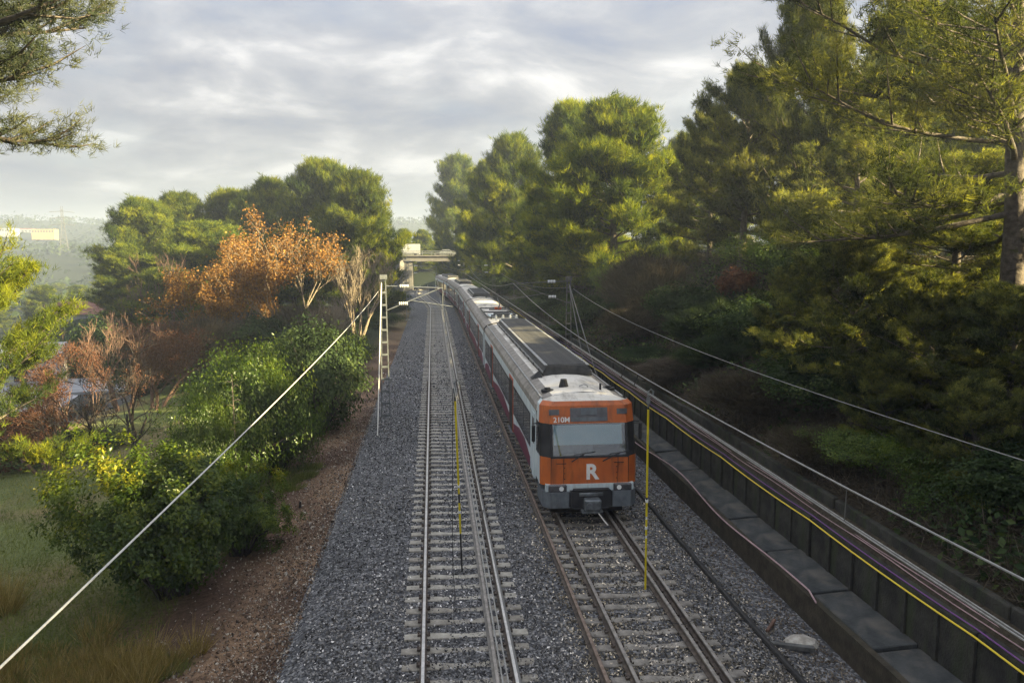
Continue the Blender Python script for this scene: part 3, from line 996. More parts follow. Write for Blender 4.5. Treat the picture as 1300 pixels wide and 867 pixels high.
for s in (-1, 1):
    MB().box((s * 1.26, CARL / 2 + 0.6, 3.575), (0.05, CARL - 1.4, 0.035)).build('rain_gutter', 'ac_rail', rt)
# pantograph and its equipment on the second car
r2_ = bodies[1]
MB().box((0.05, 4.3, 3.83), (1.0, 1.5, 0.22)).build('equipment_box', 'ac_grille', r2_)
MB().box((0.05, 4.3, 3.745), (1.7, 3.4, 0.06)).build('roof_walkway', 'train_white', r2_)
fr = MB()
for s in (-1, 1):
    fr.tube([(s * 1.0, 2.6, 3.80), (s * 1.0, 11.0, 3.80)], 0.05, 6)
for yq in (2.6, 7.2, 11.0):
    fr.tube([(-1.0, yq, 3.80), (1.0, yq, 3.80)], 0.05, 6)
fr.build('busbar_frame', 'train_black', r2_)
pg = MB()
pg.tube([(0.1, 8.2, 3.9), (0.1, 6.4, 4.35)], 0.05, 6)
pg.tube([(0.1, 6.4, 4.35), (0.1, 8.6, 4.72)], 0.04, 6)
pg.tube([(-0.75, 8.6, 4.74), (-0.5, 8.6, 4.80), (0.7, 8.6, 4.80), (0.95, 8.6, 4.74)], 0.035, 6)
pg.tube([(-0.5, 8.4, 3.88), (0.7, 8.4, 3.88)], 0.05, 6)
pg.build('pantograph', 'dark_steel', r2_)
for xq in (-0.55, -0.1, 0.35, 0.75):
    ins = MB()
    for q in range(4):
        ins.cyl((xq, 1.7, 3.80 + q * 0.06), (xq, 1.7, 3.84 + q * 0.06), 0.09, 10)
    ins.cyl((xq, 1.7, 3.72), (xq, 1.7, 4.05), 0.05, 8)
    ins.build('insulator', 'ceramic', r2_)
MB().tube([(-0.85, 1.7, 3.78), (-0.85, 1.7, 4.0), (0.95, 1.7, 4.0), (0.95, 1.7, 3.78)], 0.06, 6).build('isolator_bar', 'train_black', r2_)
MB().bbox((0.1, 7.9, 4.02), (0.5, 0.35, 0.16), 0.03).build('raised_red_box', 'door_red', r2_)

# ---- cab end of the leading car: facetted, leaning back above the waist
LV = [(0.52, 0.02, 1.36), (1.12, 0.0, 1.40), (1.18, 0.0, HW), (2.02, 0.03, HW), (2.97, 0.30, 1.44), (3.48, 0.42, 1.41), (3.60, 0.52, 1.30)]


def ring(z, yf, w):
    c = min(0.30, w - 0.6)
    return [(-w, 1.15, z), (-w, yf + 0.30, z), (-w + 0.06, yf + 0.20, z), (-w + c, yf, z), (w - c, yf, z), (w - 0.06, yf + 0.20, z), (w, yf + 0.30, z), (w, 1.15, z)]


def band(levels, mats, name, parent, inflate=0.0, cols=range(7), mi=0):
    m = MB()
    rs = [ring(*l) for l in levels]
    pts = [p for r in rs for p in r]
    fs = []
    for i in range(len(rs) - 1):
        for j in cols:
            fs.append((i * 8 + j, i * 8 + j + 1, (i + 1) * 8 + j + 1, (i + 1) * 8 + j))
    used = sorted({i for f in fs for i in f})
    ix = {i: k for k, i in enumerate(used)}
    m.poly([pts[i] for i in used], [tuple(ix[i] for i in f) for f in fs])
    return m.build(name, mats, parent)


cab = band([LV[2], LV[3]], 'train_orange', 'cab_lower_panel', train, cols=range(1, 6))
for q in (0, 6):
    band([LV[2], LV[3]], 'train_white', 'cab_side', cab, cols=(q,))
upper = band([LV[4], LV[5], LV[6]], 'train_orange', 'cab_upper_panel', train, cols=range(1, 6))
for q in (0, 6):
    band([LV[4], LV[5], LV[6]], 'train_white', 'cab_side', upper, cols=(q,))
# roof skin closing the cab to the first body section
rf = [(-1.30, 0.82, 3.60), (-1.24, 0.72, 3.60), (-1.0, 0.52, 3.60), (1.0, 0.52, 3.60), (1.24, 0.72, 3.60), (1.30, 0.82, 3.60)]
bk = [(-1.45, 1.16, 3.18), (-1.43, 1.16, 3.36), (-1.30, 1.16, 3.52), (-0.95, 1.16, 3.66), (-0.45, 1.16, 3.74), (0, 1.16, 3.76), (0.45, 1.16, 3.74), (0.95, 1.16, 3.66), (1.30, 1.16, 3.52), (1.43, 1.16, 3.36), (1.45, 1.16, 3.18)]
crown = MB().poly(rf + bk, [(2, 3, 13, 12, 11, 10, 9), (2, 9, 8), (1, 2, 8), (0, 1, 8), (3, 14, 13), (3, 4, 14), (4, 5, 14), (0, 8, 7, 6), (5, 16, 15, 14)])
crown.build('cab_roof', 'train_roof', train)
wind = band([LV[3], LV[4]], 'train_black', 'windscreen_surround', train, cols=(0, 1, 2))
band([LV[3], LV[4]], 'train_black', 'corner_window', wind, cols=(4, 5, 6))
# recessed cab interior behind the glass
inr = MB()
z0, z1, y0_, y1_ = 2.05, 2.95, 0.04, 0.30
X = 1.12
inr.poly([(-X, 0.16, z0), (X, 0.16, z0), (X, 0.9, z0), (-X, 0.9, z0), (-X, 0.42, z1), (X, 0.42, z1), (X, 1.1, z1), (-X, 1.1, z1)],
         [(0, 1, 2, 3), (4, 7, 6, 5), (3, 2, 6, 7), (0, 3, 7, 4), (1, 5, 6, 2)])
inr.build('cab_interior', 'train_black', wind)


def wy(z):
    return 0.03 + (z - 2.02) / 0.95 * 0.27


def wquad(xa, xb, za, zb, d, name, m, parent, th=0.015):
    p = [(xa, wy(za) + d, za), (xb, wy(za) + d, za), (xb, wy(zb) + d, zb), (xa, wy(zb) + d, zb)]
    q = [(x, y + th, z) for x, y, z in p]
    return MB().poly(p + q, [(0, 1, 2, 3), (7, 6, 5, 4), (0, 4, 5, 1), (1, 5, 6, 2), (2, 6, 7, 3), (3, 7, 4, 0)]).build(name, m, parent)


wquad(-1.15, 1.15, 2.02, 2.97, 0.0, 'windscreen', 'windscreen_glass', wind, 0.012)
wquad(-1.05, 1.0, 2.36, 2.92, 0.03, 'sun_blind', 'blind_pale', wind)
wquad(-1.06, 0.12, 2.10, 2.34, 0.08, 'dashboard', 'train_grey', wind)
for a, b2 in ((-1.165, -1.09), (1.09, 1.165)):
    wquad(a, b2, 2.02, 2.97, -0.012, 'windscreen_post', 'train_black', wind, 0.03)
wquad(-1.165, 1.165, 2.0, 2.06, -0.012, 'windscreen_sill', 'train_black', wind, 0.03)
for xw, tilt in ((-0.55, 0.42), (0.38, 0.55)):
    MB().tube([(xw, -0.01, 1.90), (xw + tilt, wy(2.14) - 0.03, 2.14)], 0.018, 6).tube([(xw + tilt - 0.35, wy(2.10) - 0.04, 2.10), (xw + tilt + 0.30, wy(2.20) - 0.03, 2.17)], 0.014, 5).build('wiper', 'train_black', wind)


def fquad(xa, xb, za, zb, lv0, lv1, d, name, m, parent, th=0.03):
    def yv(z):
        t = (z - lv0[0]) / (lv1[0] - lv0[0])
        return lv0[1] + (lv1[1] - lv0[1]) * t
    p = [(xa, yv(za) - d, za), (xb, yv(za) - d, za), (xb, yv(zb) - d, zb), (xa, yv(zb) - d, zb)]
    q = [(x, y + th, z) for x, y, z in p]
    return MB().poly(p + q, [(0, 1, 2, 3), (7, 6, 5, 4), (0, 4, 5, 1), (1, 5, 6, 2), (2, 6, 7, 3), (3, 7, 4, 0)]).build(name, m, parent)


dd = fquad(-0.54, 0.58, 3.03, 3.42, LV[4], LV[5], 0.012, 'destination_display', 'lamp_glass', upper)
fquad(-0.22, 0.26, 3.22, 3.40, LV[4], LV[5], 0.028, 'display_window', 'train_grey', upper, 0.014)
fquad(-0.52, 0.56, 3.03, 3.14, LV[4], LV[5], 0.026, 'display_lip', 'train_grey', upper, 0.012)
for s in (-1, 1):
    fquad(s * 1.02 - 0.155 + 0.0, s * 1.02 + 0.10 + 0.055, 3.22, 3.38, LV[4], LV[5], 0.010, 'marker_lamp', 'lamp_glass', upper)
# white waist strip, head lamps, bumper and coupler
MB().box((0, 0.09, 1.12), (2.62, 0.22, 0.22)).build('white_strip', 'train_white', cab)
for s in (-1, 1):
    MB().bbox((s * 0.97, -0.04, 1.12), (0.54, 0.12, 0.21), 0.02).build('headlight', 'lamp_glass', cab)
bumper = MB().box((0, 0.45, 0.80), (1.2, 1.3, 0.5)).build('bumper', 'train_black', train)
for s in (-1, 1):
    p0 = [(0.56, -0.14), (1.20, -0.14), (1.40, 0.10), (1.40, 1.15), (0.56, 1.15)]
    pts = [(s * x, y, 0.55) for x, y in p0] + [(s * x, y, 1.02) for x, y in p0]
    fs = [(4, 3, 2, 1, 0), (5, 6, 7, 8, 9)] + [(i, (i + 1) % 5, 5 + (i + 1) % 5, 5 + i) for i in range(5)]
    MB().poly(pts, fs).build('bumper_block', 'train_grey', bumper)
hp = MB()
hp.tube([(-0.60, -0.17, 0.60), (-0.60, -0.17, 1.02), (-0.52, -0.17, 1.10), (0.52, -0.17, 1.10), (0.60, -0.17, 1.02), (0.60, -0.17, 0.60), (0.50, -0.17, 0.54), (-0.50, -0.17, 0.54), (-0.60, -0.17, 0.60)], 0.045, 6)
hp.build('recess_rim', 'train_black', bumper)
MB().cyl((-0.36, -0.12, 0.96), (0.36, -0.12, 0.96), 0.10, 14).build('buffer_beam', 'coupler_steel', bumper, shade=True)
cp = MB().bbox((0.02, -0.22, 0.70), (0.50, 0.5, 0.34), 0.04)
cp.cyl((-0.10, -0.52, 0.70), (-0.10, -0.46, 0.70), 0.09, 12)
cp.cyl((0.14, -0.50, 0.70), (0.14, -0.46, 0.70), 0.09, 12)
cp.box((0.0, -0.30, 0.50), (0.62, 0.3, 0.06))
cp.build('coupler', 'coupler_steel', bumper)
MB().tube([(0.12, -0.35, 0.55), (0.30, -0.55, 0.30), (0.42, -0.62, 0.16)], 0.02, 6).build('coupling_hose', 'wire_pale', bumper)
MB().box((0, 0.5, 0.40), (2.2, 0.10, 0.34)).build('rail_guard', 'underframe', bumper)
for s in (-1, 1):
    MB().tube([(s * 1.45, 0.62, 2.95), (s * 1.60, 0.50, 2.95)], 0.02, 6).bbox((s * 1.62, 0.48, 2.66), (0.10, 0.10, 0.50), 0.02).build('wing_mirror', 'train_black', wind)
MB().box((-HW - 0.004, 0.86, 2.42), (0.02, 0.34, 0.80)).build('cab_window', 'side_glass', cab)
MB().box((-HW - 0.004, 1.75, 2.02), (0.02, 0.62, 2.05)).build('cab_door', 'train_white', bodies[0])
MB().box((-HW - 0.010, 1.75, 2.48), (0.02, 0.42, 0.80)).build('cab_door_window', 'side_glass', bodies[0])
for s in (-0.75, 0.80):
    for zq in (1.38, 1.55, 1.72):
        MB().cyl((s, 0.03, zq), (s, -0.004, zq), 0.016, 6).build('panel_bolt', 'train_black', cab)


for xs in (-1.155, -0.78, 0.84, 1.155):
    MB().box((xs, 0.012, 1.60), (0.012, 0.03, 0.82)).build('panel_seam', 'train_black', cab)
MB().box((0, 0.008, 1.215), (2.3, 0.03, 0.014)).build('panel_seam', 'train_black', cab)
for s in (-1, 1):
    MB().tube([(s * 1.0, -0.01, 1.86), (s * 1.0, -0.05, 1.86), (s * 0.72, -0.05, 1.86), (s * 0.72, -0.01, 1.86)], 0.012, 5).build('grab_handle', 'train_black', cab)
    MB().cyl((s * 0.86, -0.11, 1.12), (s * 0.86, -0.095, 1.12), 0.07, 12).build('lamp_lens', 'ceramic', cab)


def text_mesh(body, size, m, bold=0.0, extrude=0.006):
    cu = bpy.data.curves.new('lettering', 'FONT')
    cu.body = body
    cu.size = size
    cu.align_x = 'CENTER'
    cu.extrude = extrude
    cu.offset = bold
    o = bpy.data.objects.new('lettering', cu)
    COL.objects.link(o)
    dg = bpy.context.evaluated_depsgraph_get()
    me = bpy.data.meshes.new_from_object(o.evaluated_get(dg))
    bpy.data.objects.remove(o)
    me.materials.clear()
    me.materials.append(MATS[m])
    return me


link('letter', text_mesh('R', 0.62, 'letter_white', 0.022), cab, (0.06, 0.006, 1.37), (RAD(88), 0, 0))
t_ang = math.atan2(LV[5][0] - LV[4][0], LV[5][1] - LV[4][1])
link('unit_number', text_mesh('210M', 0.22, 'letter_white', 0.004), upper, (-0.80, LV[4][1] - 0.004 + 0.012, 3.01), (t_ang, 0, 0))

# ------------------------------------------------------------------ catenary masts, wires and earthing poles
def lattice_mast(x, y, zb, ht, label, side, arm_x, group, steel='galvanised', guy=None, simple=False, tx=0.5):
    """two-channel battened mast; arm reaches to arm_x (world)"""
    t = empty('catenary_mast', (x, y, zb), 0, label, 'catenary mast', group)
    w0, w1 = 0.21, 0.10
    for s in (-1, 1):
        MB().tube([(s * w0, 0, 0), (s * w1, 0, ht)], 0.036, 4).build('upright', steel, t)
    nb_ = int(ht / 0.62)
    for i in range(nb_ + 1):
        z = 0.25 + i * (ht - 0.35) / nb_
        w = w0 + (w1 - w0) * z / ht
        MB().box((0, -0.045, z), (2 * w + 0.05, 0.02, 0.10)).build('batten', steel, t)
    MB().bbox((0, 0, -0.05), (0.75, 0.75, 0.35), 0.04).build('footing', 'concrete', t)
    MB().box((0, 0, ht + 0.04), (0.34, 0.24, 0.22)).build('mast_head', steel, t)
    ax = arm_x - x
    d = 1 if ax > 0 else -1
    top, low = 6.35 - zb, 5.25 - zb
    MB().tube([(d * 0.1, 0, top), (ax, 0, top - 0.12)], 0.024, 6).build('top_tube', steel, t)
    MB().tube([(d * 0.15, 0, low - 0.1), (ax - d * 0.15, 0, top - 0.14)], 0.028, 6).build('bracket_tube', steel, t)
    MB().tube([(ax - d * 1.6, 0, low + 0.38), (ax + d * 0.5, 0, low + 0.05)], 0.020, 5).tube([(ax, 0, top - 0.12), (ax, 0, low - 0.2)], 0.014, 5).build('registration_arm', steel, t)
    for q, z in ((0.8, top - 0.02), (0.75, low + 0.22)):
        ins = MB()
        for j in range(5):
            ins.cyl((d * (q + j * 0.09), 0, z), (d * (q + j * 0.09 + 0.05), 0, z), 0.085, 10)
        ins.build('insulator', 'ceramic', t)
    if guy:
        for g in guy:
            MB().tube([(g[3] if len(g) > 3 else 0, 0, ht - 0.25), (g[0] - x, g[1] - y, g[2] - zb)], 0.028 if not simple else 0.02, 5).build('guy_wire', 'wire_pale' if steel == 'galvanised' else 'wire_metal', t)
            MB().bbox((g[0] - x, g[1] - y, g[2] - zb), (0.5, 0.5, 0.25), 0.04).build('guy_anchor', 'concrete', t)
    return t


gm_ = 'catenary masts beside the tracks'
mb = at(490, 528, 38.6)
MXL = mb.x
lattice_mast(MXL, 38.6, -0.36, 7.1, 'pale lattice catenary mast with a guy, standing beside the dirt strip', 1, 0.5, gm_, guy=[(at(479, 556, 34.3).x, 34.3, -0.45, -0.1)])
lattice_mast(7.75, 43.8, -0.55, 7.0, 'dark lattice catenary mast with guys beyond the train roof', -1, 4.6, gm_, steel='dark_steel', guy=[(8.0, 37.5, -0.5), (8.15, 33.5, -0.45)])
lattice_mast(MXL - 0.6, 96, -0.36, 7.1, 'far pale catenary mast on the bushy side, halfway to the bridge', 1, 0.5, gm_)
lattice_mast(7.75, 98, -0.55, 7.0, 'far dark catenary mast beside the middle of the train', -1, 4.6, gm_, steel='dark_steel')
lattice_mast(MXL - 2.6, 146, -0.36, 7.1, 'small distant catenary mast just before the bridge, bushy side', 1, 0.4 - 2.6, gm_)
lattice_mast(6.2, 152, -0.4, 7.0, 'small distant catenary mast just before the bridge, train side', -1, 4.6 - 2.6, gm_, steel='dark_steel')


def wire(name, fn, r, m, label, ys, group='overhead wires along the railway', n=5):
    return tag(MB().tube([fn(float(y)) for y in ys], r, n).build(name, m), label, 'wire', group)


def msg(y, m0, m1, zs, zm):
    u = (y - m0) / (m1 - m0)
    return zm + (zs - zm) * (2 * u - 1) ** 2


ys = list(np.arange(-6, 160, 2.0))
def spanz(y, marks, zs, zm):
    for a, b2 in zip(marks, marks[1:]):
        if a <= y <= b2:
            return msg(y, a, b2, zs, zm)
    return zs


mkL, mkR = [-14, 38.6, 96, 146, 200], [-10, 43.8, 98, 152, 206]
wire('contact_wire', lambda y: (0.46 + float(shift(y)), y, 5.0), 0.007, 'wire_grey', 'contact wire over the empty track, inner of the pair', ys)
wire('contact_wire', lambda y: (0.50 + float(shift(y)), y, 5.0), 0.007, 'wire_grey', 'contact wire over the empty track, outer of the pair', ys)
wire('messenger_wire', lambda y: (0.52 + float(shift(y)), y, spanz(y, mkL, 6.2, 5.25)), 0.009, 'wire_metal', 'sagging carrier wire above the empty track', ys)
wire('contact_wire', lambda y: (4.55 + float(shift(y)), y, 5.0), 0.009, 'wire_grey', 'contact wire over the train, nearer the empty track', ys)
wire('contact_wire', lambda y: (4.59 + float(shift(y)), y, 5.0), 0.009, 'wire_grey', 'contact wire over the train, nearer the wooded bank', ys)
wire('messenger_wire', lambda y: (4.57 + float(shift(y)), y, spanz(y, mkR, 6.25, 5.28)), 0.011, 'wire_grey', 'sagging carrier wire above the train and its track', ys)
wire('feeder_wire', lambda y: (MXL - 0.22 + 0.25 * (38.6 - y) / 38, y, spanz(y, mkL, 6.15, 5.72) - 0.02), 0.0085, 'wire_pale', 'thick pale feeder wire hanging over the bushes and dirt strip', list(np.arange(-4, 38.7, 1.0)))
wire('feeder_wire', lambda y: (MXL - 0.22 + float(shift(y)) - 0.6 * (y - 38.6) / 57, y, spanz(y, mkL, 6.15, 5.6)), 0.012, 'wire_metal', 'feeder wire continuing from the pale mast towards the bridge', list(np.arange(38.7, 147, 3.0)))
wire('feeder_wire', lambda y: (7.9 + 1.2 * float(smooth(43, 5, y)) , y, spanz(y, [-10, 43.8, 98], 6.0, 4.75)), 0.009, 'wire_grey', 'feeder wire sagging in front of the wooded bank', list(np.arange(-6, 44, 1.2)))
wire('feeder_wire', lambda y: (7.9 + float(shift(y)), y, spanz(y, mkR, 6.0, 5.2)), 0.012, 'wire_metal', 'feeder wire beyond the dark mast, in front of the pines', list(np.arange(44, 153, 3.0)))
for (xo, mk, zs, zm, nm) in ((0.50, mkL, 6.2, 5.25, 'empty track'), (4.57, mkR, 6.25, 5.28, 'train')):
    for y in (8.0, 15.5, 23.5, 30.5, 52, 60, 68, 76, 84):
        zt = spanz(y, mk, zs, zm)
        if nm == 'train' and y in (15.5, 23.5):
            continue
        tag(MB().tube([(xo, y, 5.0), (xo + 0.01, y, zt)], 0.006, 4).build('dropper', 'wire_metal'), 'thin dropper tying the wires together over the ' + nm, 'dropper', 'droppers over the ' + nm)
for y, k in ((16.9, 'nearer'), (18.1, 'farther')):
    tag(MB().tube([(4.50, y, 5.02), (4.60, y, spanz(y, mkR, 6.25, 5.28))], 0.012, 5).build('dropper', 'black_rubber'), 'short dark dropper above the wall cables, %s of the two' % k, 'dropper')


def earthing_pole(top, bot, label, bands, tail):
    top, bot = Vector(top), Vector(bot)
    d = bot - top
    t = empty('earthing_pole', bot, 0, label, 'earthing pole', 'earthing poles hooked on the contact wires')
    tl = top - bot
    for a, b2, m_ in bands:
        MB().cyl(tl + d * a, tl + d * b2, 0.024 if m_ == 'yellow_plastic' else 0.020, 8).build('pole_section', m_, t)
    hk = MB().tube([tl + d * 0.06, tl + d * 0.02, tl + Vector((0.0, 0.02, 0.05)), tl + Vector((0.06, 0.02, 0.10)), tl + Vector((0.11, 0.02, 0.05)), tl + Vector((0.10, 0.02, -0.03))], 0.022, 6)
    hk.box(tl + d * 0.03, (0.07, 0.05, 0.12))
    hk.build('hook_clamp', 'galvanised', t)
    for a in (0.52, 0.66):
        MB().cyl(tl + d * (a - 0.006), tl + d * (a + 0.006), 0.034, 8).build('collar', 'ceramic', t)
    tp = [tuple(Vector(q) - bot) for q in tail]
    MB().tube(tp, 0.008, 5).build('earth_lead', 'black_rubber', t)


earthing_pole((0.475, 17.5, 5.0), (0.66, 18.8, 0.02), 'thin yellow and black earthing pole over the empty track', [(0.04, 0.08, 'black_rubber'), (0.08, 0.56, 'yellow_plastic'), (0.56, 0.61, 'black_rubber'), (0.61, 0.78, 'yellow_plastic'), (0.78, 1.0, 'black_rubber')],
              [(0.44, 17.6, 4.9), (0.42, 18.0, 2.5), (0.42, 18.3, 0.25), (0.44, 17.6, 0.03), (0.38, 16.2, 0.02)])
earthing_pole((4.55, 15.9, 5.0), (4.97, 17.3, 0.02), 'taller yellow earthing pole in front of the train', [(0.04, 0.07, 'black_rubber'), (0.07, 0.50, 'yellow_plastic'), (0.50, 0.515, 'black_rubber'), (0.515, 0.60, 'yellow_plastic'), (0.60, 0.615, 'ceramic'), (0.615, 0.70, 'yellow_plastic'), (0.70, 0.715, 'ceramic'), (0.715, 1.0, 'yellow_plastic')],
              [(4.99, 17.25, 0.10), (5.02, 16.6, 0.06), (4.95, 15.6, 0.03), (5.2, 15.1, 0.22), (5.45, 15.3, 0.21), (5.62, 15.5, 0.02)])

# ------------------------------------------------------------------ far road bridge
BY = 166.0
br = empty('road_bridge', (0, BY, 0), 0, 'pale concrete road bridge over the far end of the railway', 'bridge')
mat('bridge_concrete', (0.11, 0.108, 0.102), (0.17, 0.165, 0.155), 0.5, 0.85, streak=((0.2, 0.19, 0.17), (1.5, 1.5, 0.25), 0.6))
MB().box((-4.9, 4, 2.8), (1.6, 9.0, 6.4)).build('abutment', 'bridge_concrete', br)
MB().box((7.4, 4, 2.8), (1.6, 9.0, 6.4)).build('abutment', 'bridge_concrete', br)
MB().poly([(-5.7, -0.4, -0.5), (-11, -5, -0.5), (-11, -5, 3.6), (-5.7, -0.4, 6.6), (-5.7, 0.0, -0.5), (-11, -4.6, -0.5), (-11, -4.6, 3.6), (-5.7, 0.0, 6.6)],
          [(0, 1, 2, 3), (7, 6, 5, 4), (0, 4, 5, 1), (1, 5, 6, 2), (2, 6, 7, 3), (3, 7, 4, 0)]).build('wing_wall', 'bridge_concrete', br)
MB().box((1.3, 4, 6.55), (14.6, 9.6, 1.05)).build('deck', 'bridge_concrete', br)
MB().box((1.0, -0.95, 7.2), (22, 0.35, 0.28)).build('deck_edge', 'bridge_concrete', br)
for zq in (7.75, 8.15):
    MB().box((1.0, -0.92, zq), (22, 0.06, 0.16)).build('guard_rail', 'galvanised', br)
for q in range(12):
    MB().box((-9.8 + q * 1.95, -0.86, 7.75), (0.12, 0.10, 0.9)).build('rail_post', 'galvanised', br)


def vehicle(loc, rz, L_, W_, H_, paint, name, label, cat, van=False):
    t = empty(name, loc, rz, label, cat, 'vehicles on the far roads')
    hb = H_ * (0.42 if not van else 0.45)
    if van:
        prof = [(-L_ / 2, 0.35), (-L_ / 2, H_ - 0.08), (-L_ / 2 + 0.1, H_), (L_ * 0.22, H_), (L_ * 0.34, hb + 0.2), (L_ * 0.48, hb), (L_ / 2, 0.75), (L_ / 2, 0.35)]
    else:
        prof = [(-L_ / 2, 0.3), (-L_ / 2 + 0.05, hb + 0.2), (-L_ * 0.38, hb + 0.28), (-L_ * 0.27, H_), (L_ * 0.08, H_), (L_ * 0.24, hb + 0.2), (L_ * 0.46, hb + 0.02), (L_ / 2, 0.6), (L_ / 2, 0.3)]
    n = len(prof)
    pts = [(x, s * W_ / 2 * (1.0 if z < hb + 0.3 else 0.86), z) for s in (-1, 1) for x, z in prof]
    MB().poly(pts, [tuple(range(n)), tuple(range(2 * n - 1, n - 1, -1))] + [(i, n + i, n + (i + 1) % n, (i + 1) % n) for i in range(n)]).build('body', paint, t)
    for s in (-1, 1):
        MB().box((-L_ * 0.08 if not van else L_ * 0.18, s * W_ * 0.455, hb + 0.45), (L_ * (0.42 if not van else 0.18), 0.06, 0.46)).build('side_window', 'window_dark', t)
        MB().box((0, s * W_ / 2, 0.55), (L_ * 0.9, 0.03, 0.14)).build('side_trim', 'black_rubber', t)
        for xq in (-L_ * 0.31, L_ * 0.31):
            MB().cyl((xq, s * (W_ / 2 - 0.2), 0.32), (xq, s * (W_ / 2 + 0.01), 0.32), 0.32, 12).build('wheel', 'black_rubber', t)
    return t


vehicle((-5.2, BY + 2.0, 7.1), math.pi, 5.4, 1.95, 2.6, 'white_paint', 'delivery_van', 'white van crossing the far road bridge', 'van', True)
vehicle((2.6, BY + 2.0, 7.1), math.pi, 4.3, 1.8, 1.45, 'galvanised', 'parked_car', 'small silver car on the far road bridge, behind the railing', 'car')
vehicle((6.9, BY + 2.2, 7.1), 0, 4.3, 1.8, 1.6, 'white_paint', 'parked_car', 'small white car on the bridge at the edge of the pines', 'car')

# ---- road along the top of the bank
rdv = [(x, y, 7.63 + (0.02 if 22.6 < x < 30.4 else 0)) for y in (-40, 40, 90, 150) for x in (22.4, 30.6)]
tag(link('road', np_mesh('road', rdv, [(0, 1, 3, 2), (2, 3, 5, 4), (4, 5, 7, 6)], 'asphalt')), 'asphalt road along the top of the bank', 'road', kind='structure')
gr = empty('guard_rail', (21.7, 60, 7.4), 0, 'steel guard rail along the road above the bank', 'guard rail')
MB().box((0, 0, 0.62), (0.06, 90, 0.30)).build('beam', 'galvanised', gr)
for q in range(23):
    MB().box((0.08, -44 + q * 4, 0.35), (0.10, 0.12, 0.8)).build('post', 'galvanised', gr)
p_ = at(925, 315, 62)
vehicle((24.2, 60, 7.65), RAD(90), 4.3, 1.8, 1.5, 'white_paint', 'parked_car', 'white car on the road behind the pines above the bank', 'car')
vehicle((24.2, 45.5, 7.65), RAD(90), 4.3, 1.8, 1.5, 'galvanised', 'parked_car', 'silver car half hidden by pine branches on the road', 'car')
# ------------------------------------------------------------------ vegetation generators
def unit(v):
    return v / (np.linalg.norm(v, axis=-1, keepdims=True) + 1e-9)


def blades(org, dirs, n, L, W, spread, rg, tint, jit=0.12, lvar=0.35):
    """n thin triangles fanned round each direction; returns verts, faces, tints"""
    m = len(org)
    d = unit(np.repeat(dirs, n, 0) + rg.normal(0, spread, (m * n, 3)))
    o = np.repeat(org, n, 0) + rg.normal(0, jit, (m * n, 3))
    l = L * rg.uniform(1 - lvar, 1 + lvar, m * n)
    side = unit(np.cross(d, rg.normal(size=(m * n, 3)))) * (W / 2)
    v = np.stack([o - side, o + side, o + d * l[:, None]], 1).reshape(-1, 3)
    f = np.arange(m * n * 3).reshape(-1, 3)
    t = np.repeat(tint, n) + rg.normal(0, 0.10, m * n)
    return v, f, t.clip(0, 1)


def leaves(org, nrm, L, W, rg, tint, lvar=0.4, tn=0.10):
    """one folded diamond leaf (2 triangles) at each point"""
    m = len(org)
    n = unit(nrm + rg.normal(0, 0.55, (m, 3)))
    d = unit(np.cross(n, rg.normal(size=(m, 3))))
    s = np.cross(n, d)
    k = rg.uniform(1 - lvar, 1 + lvar, (m, 1))
    a, b2 = d * L * k, s * W * k * 0.5
    p = np.stack([org, org + a * 0.5 + b2 + n * W * 0.12, org + a, org + a * 0.5 - b2 + n * W * 0.12], 1).reshape(-1, 3)
    q = np.arange(m)[:, None] * 4
    f = np.concatenate([q + np.array([[0, 1, 2]]), q + np.array([[0, 2, 3]])], 1).reshape(-1, 3)
    t = np.repeat((tint + rg.normal(0, tn, m)).clip(0, 1), 2)
    return p, f, t


def rot_about(v, axis_, ang):
    return Matrix.Rotation(ang, 3, axis_) @ v


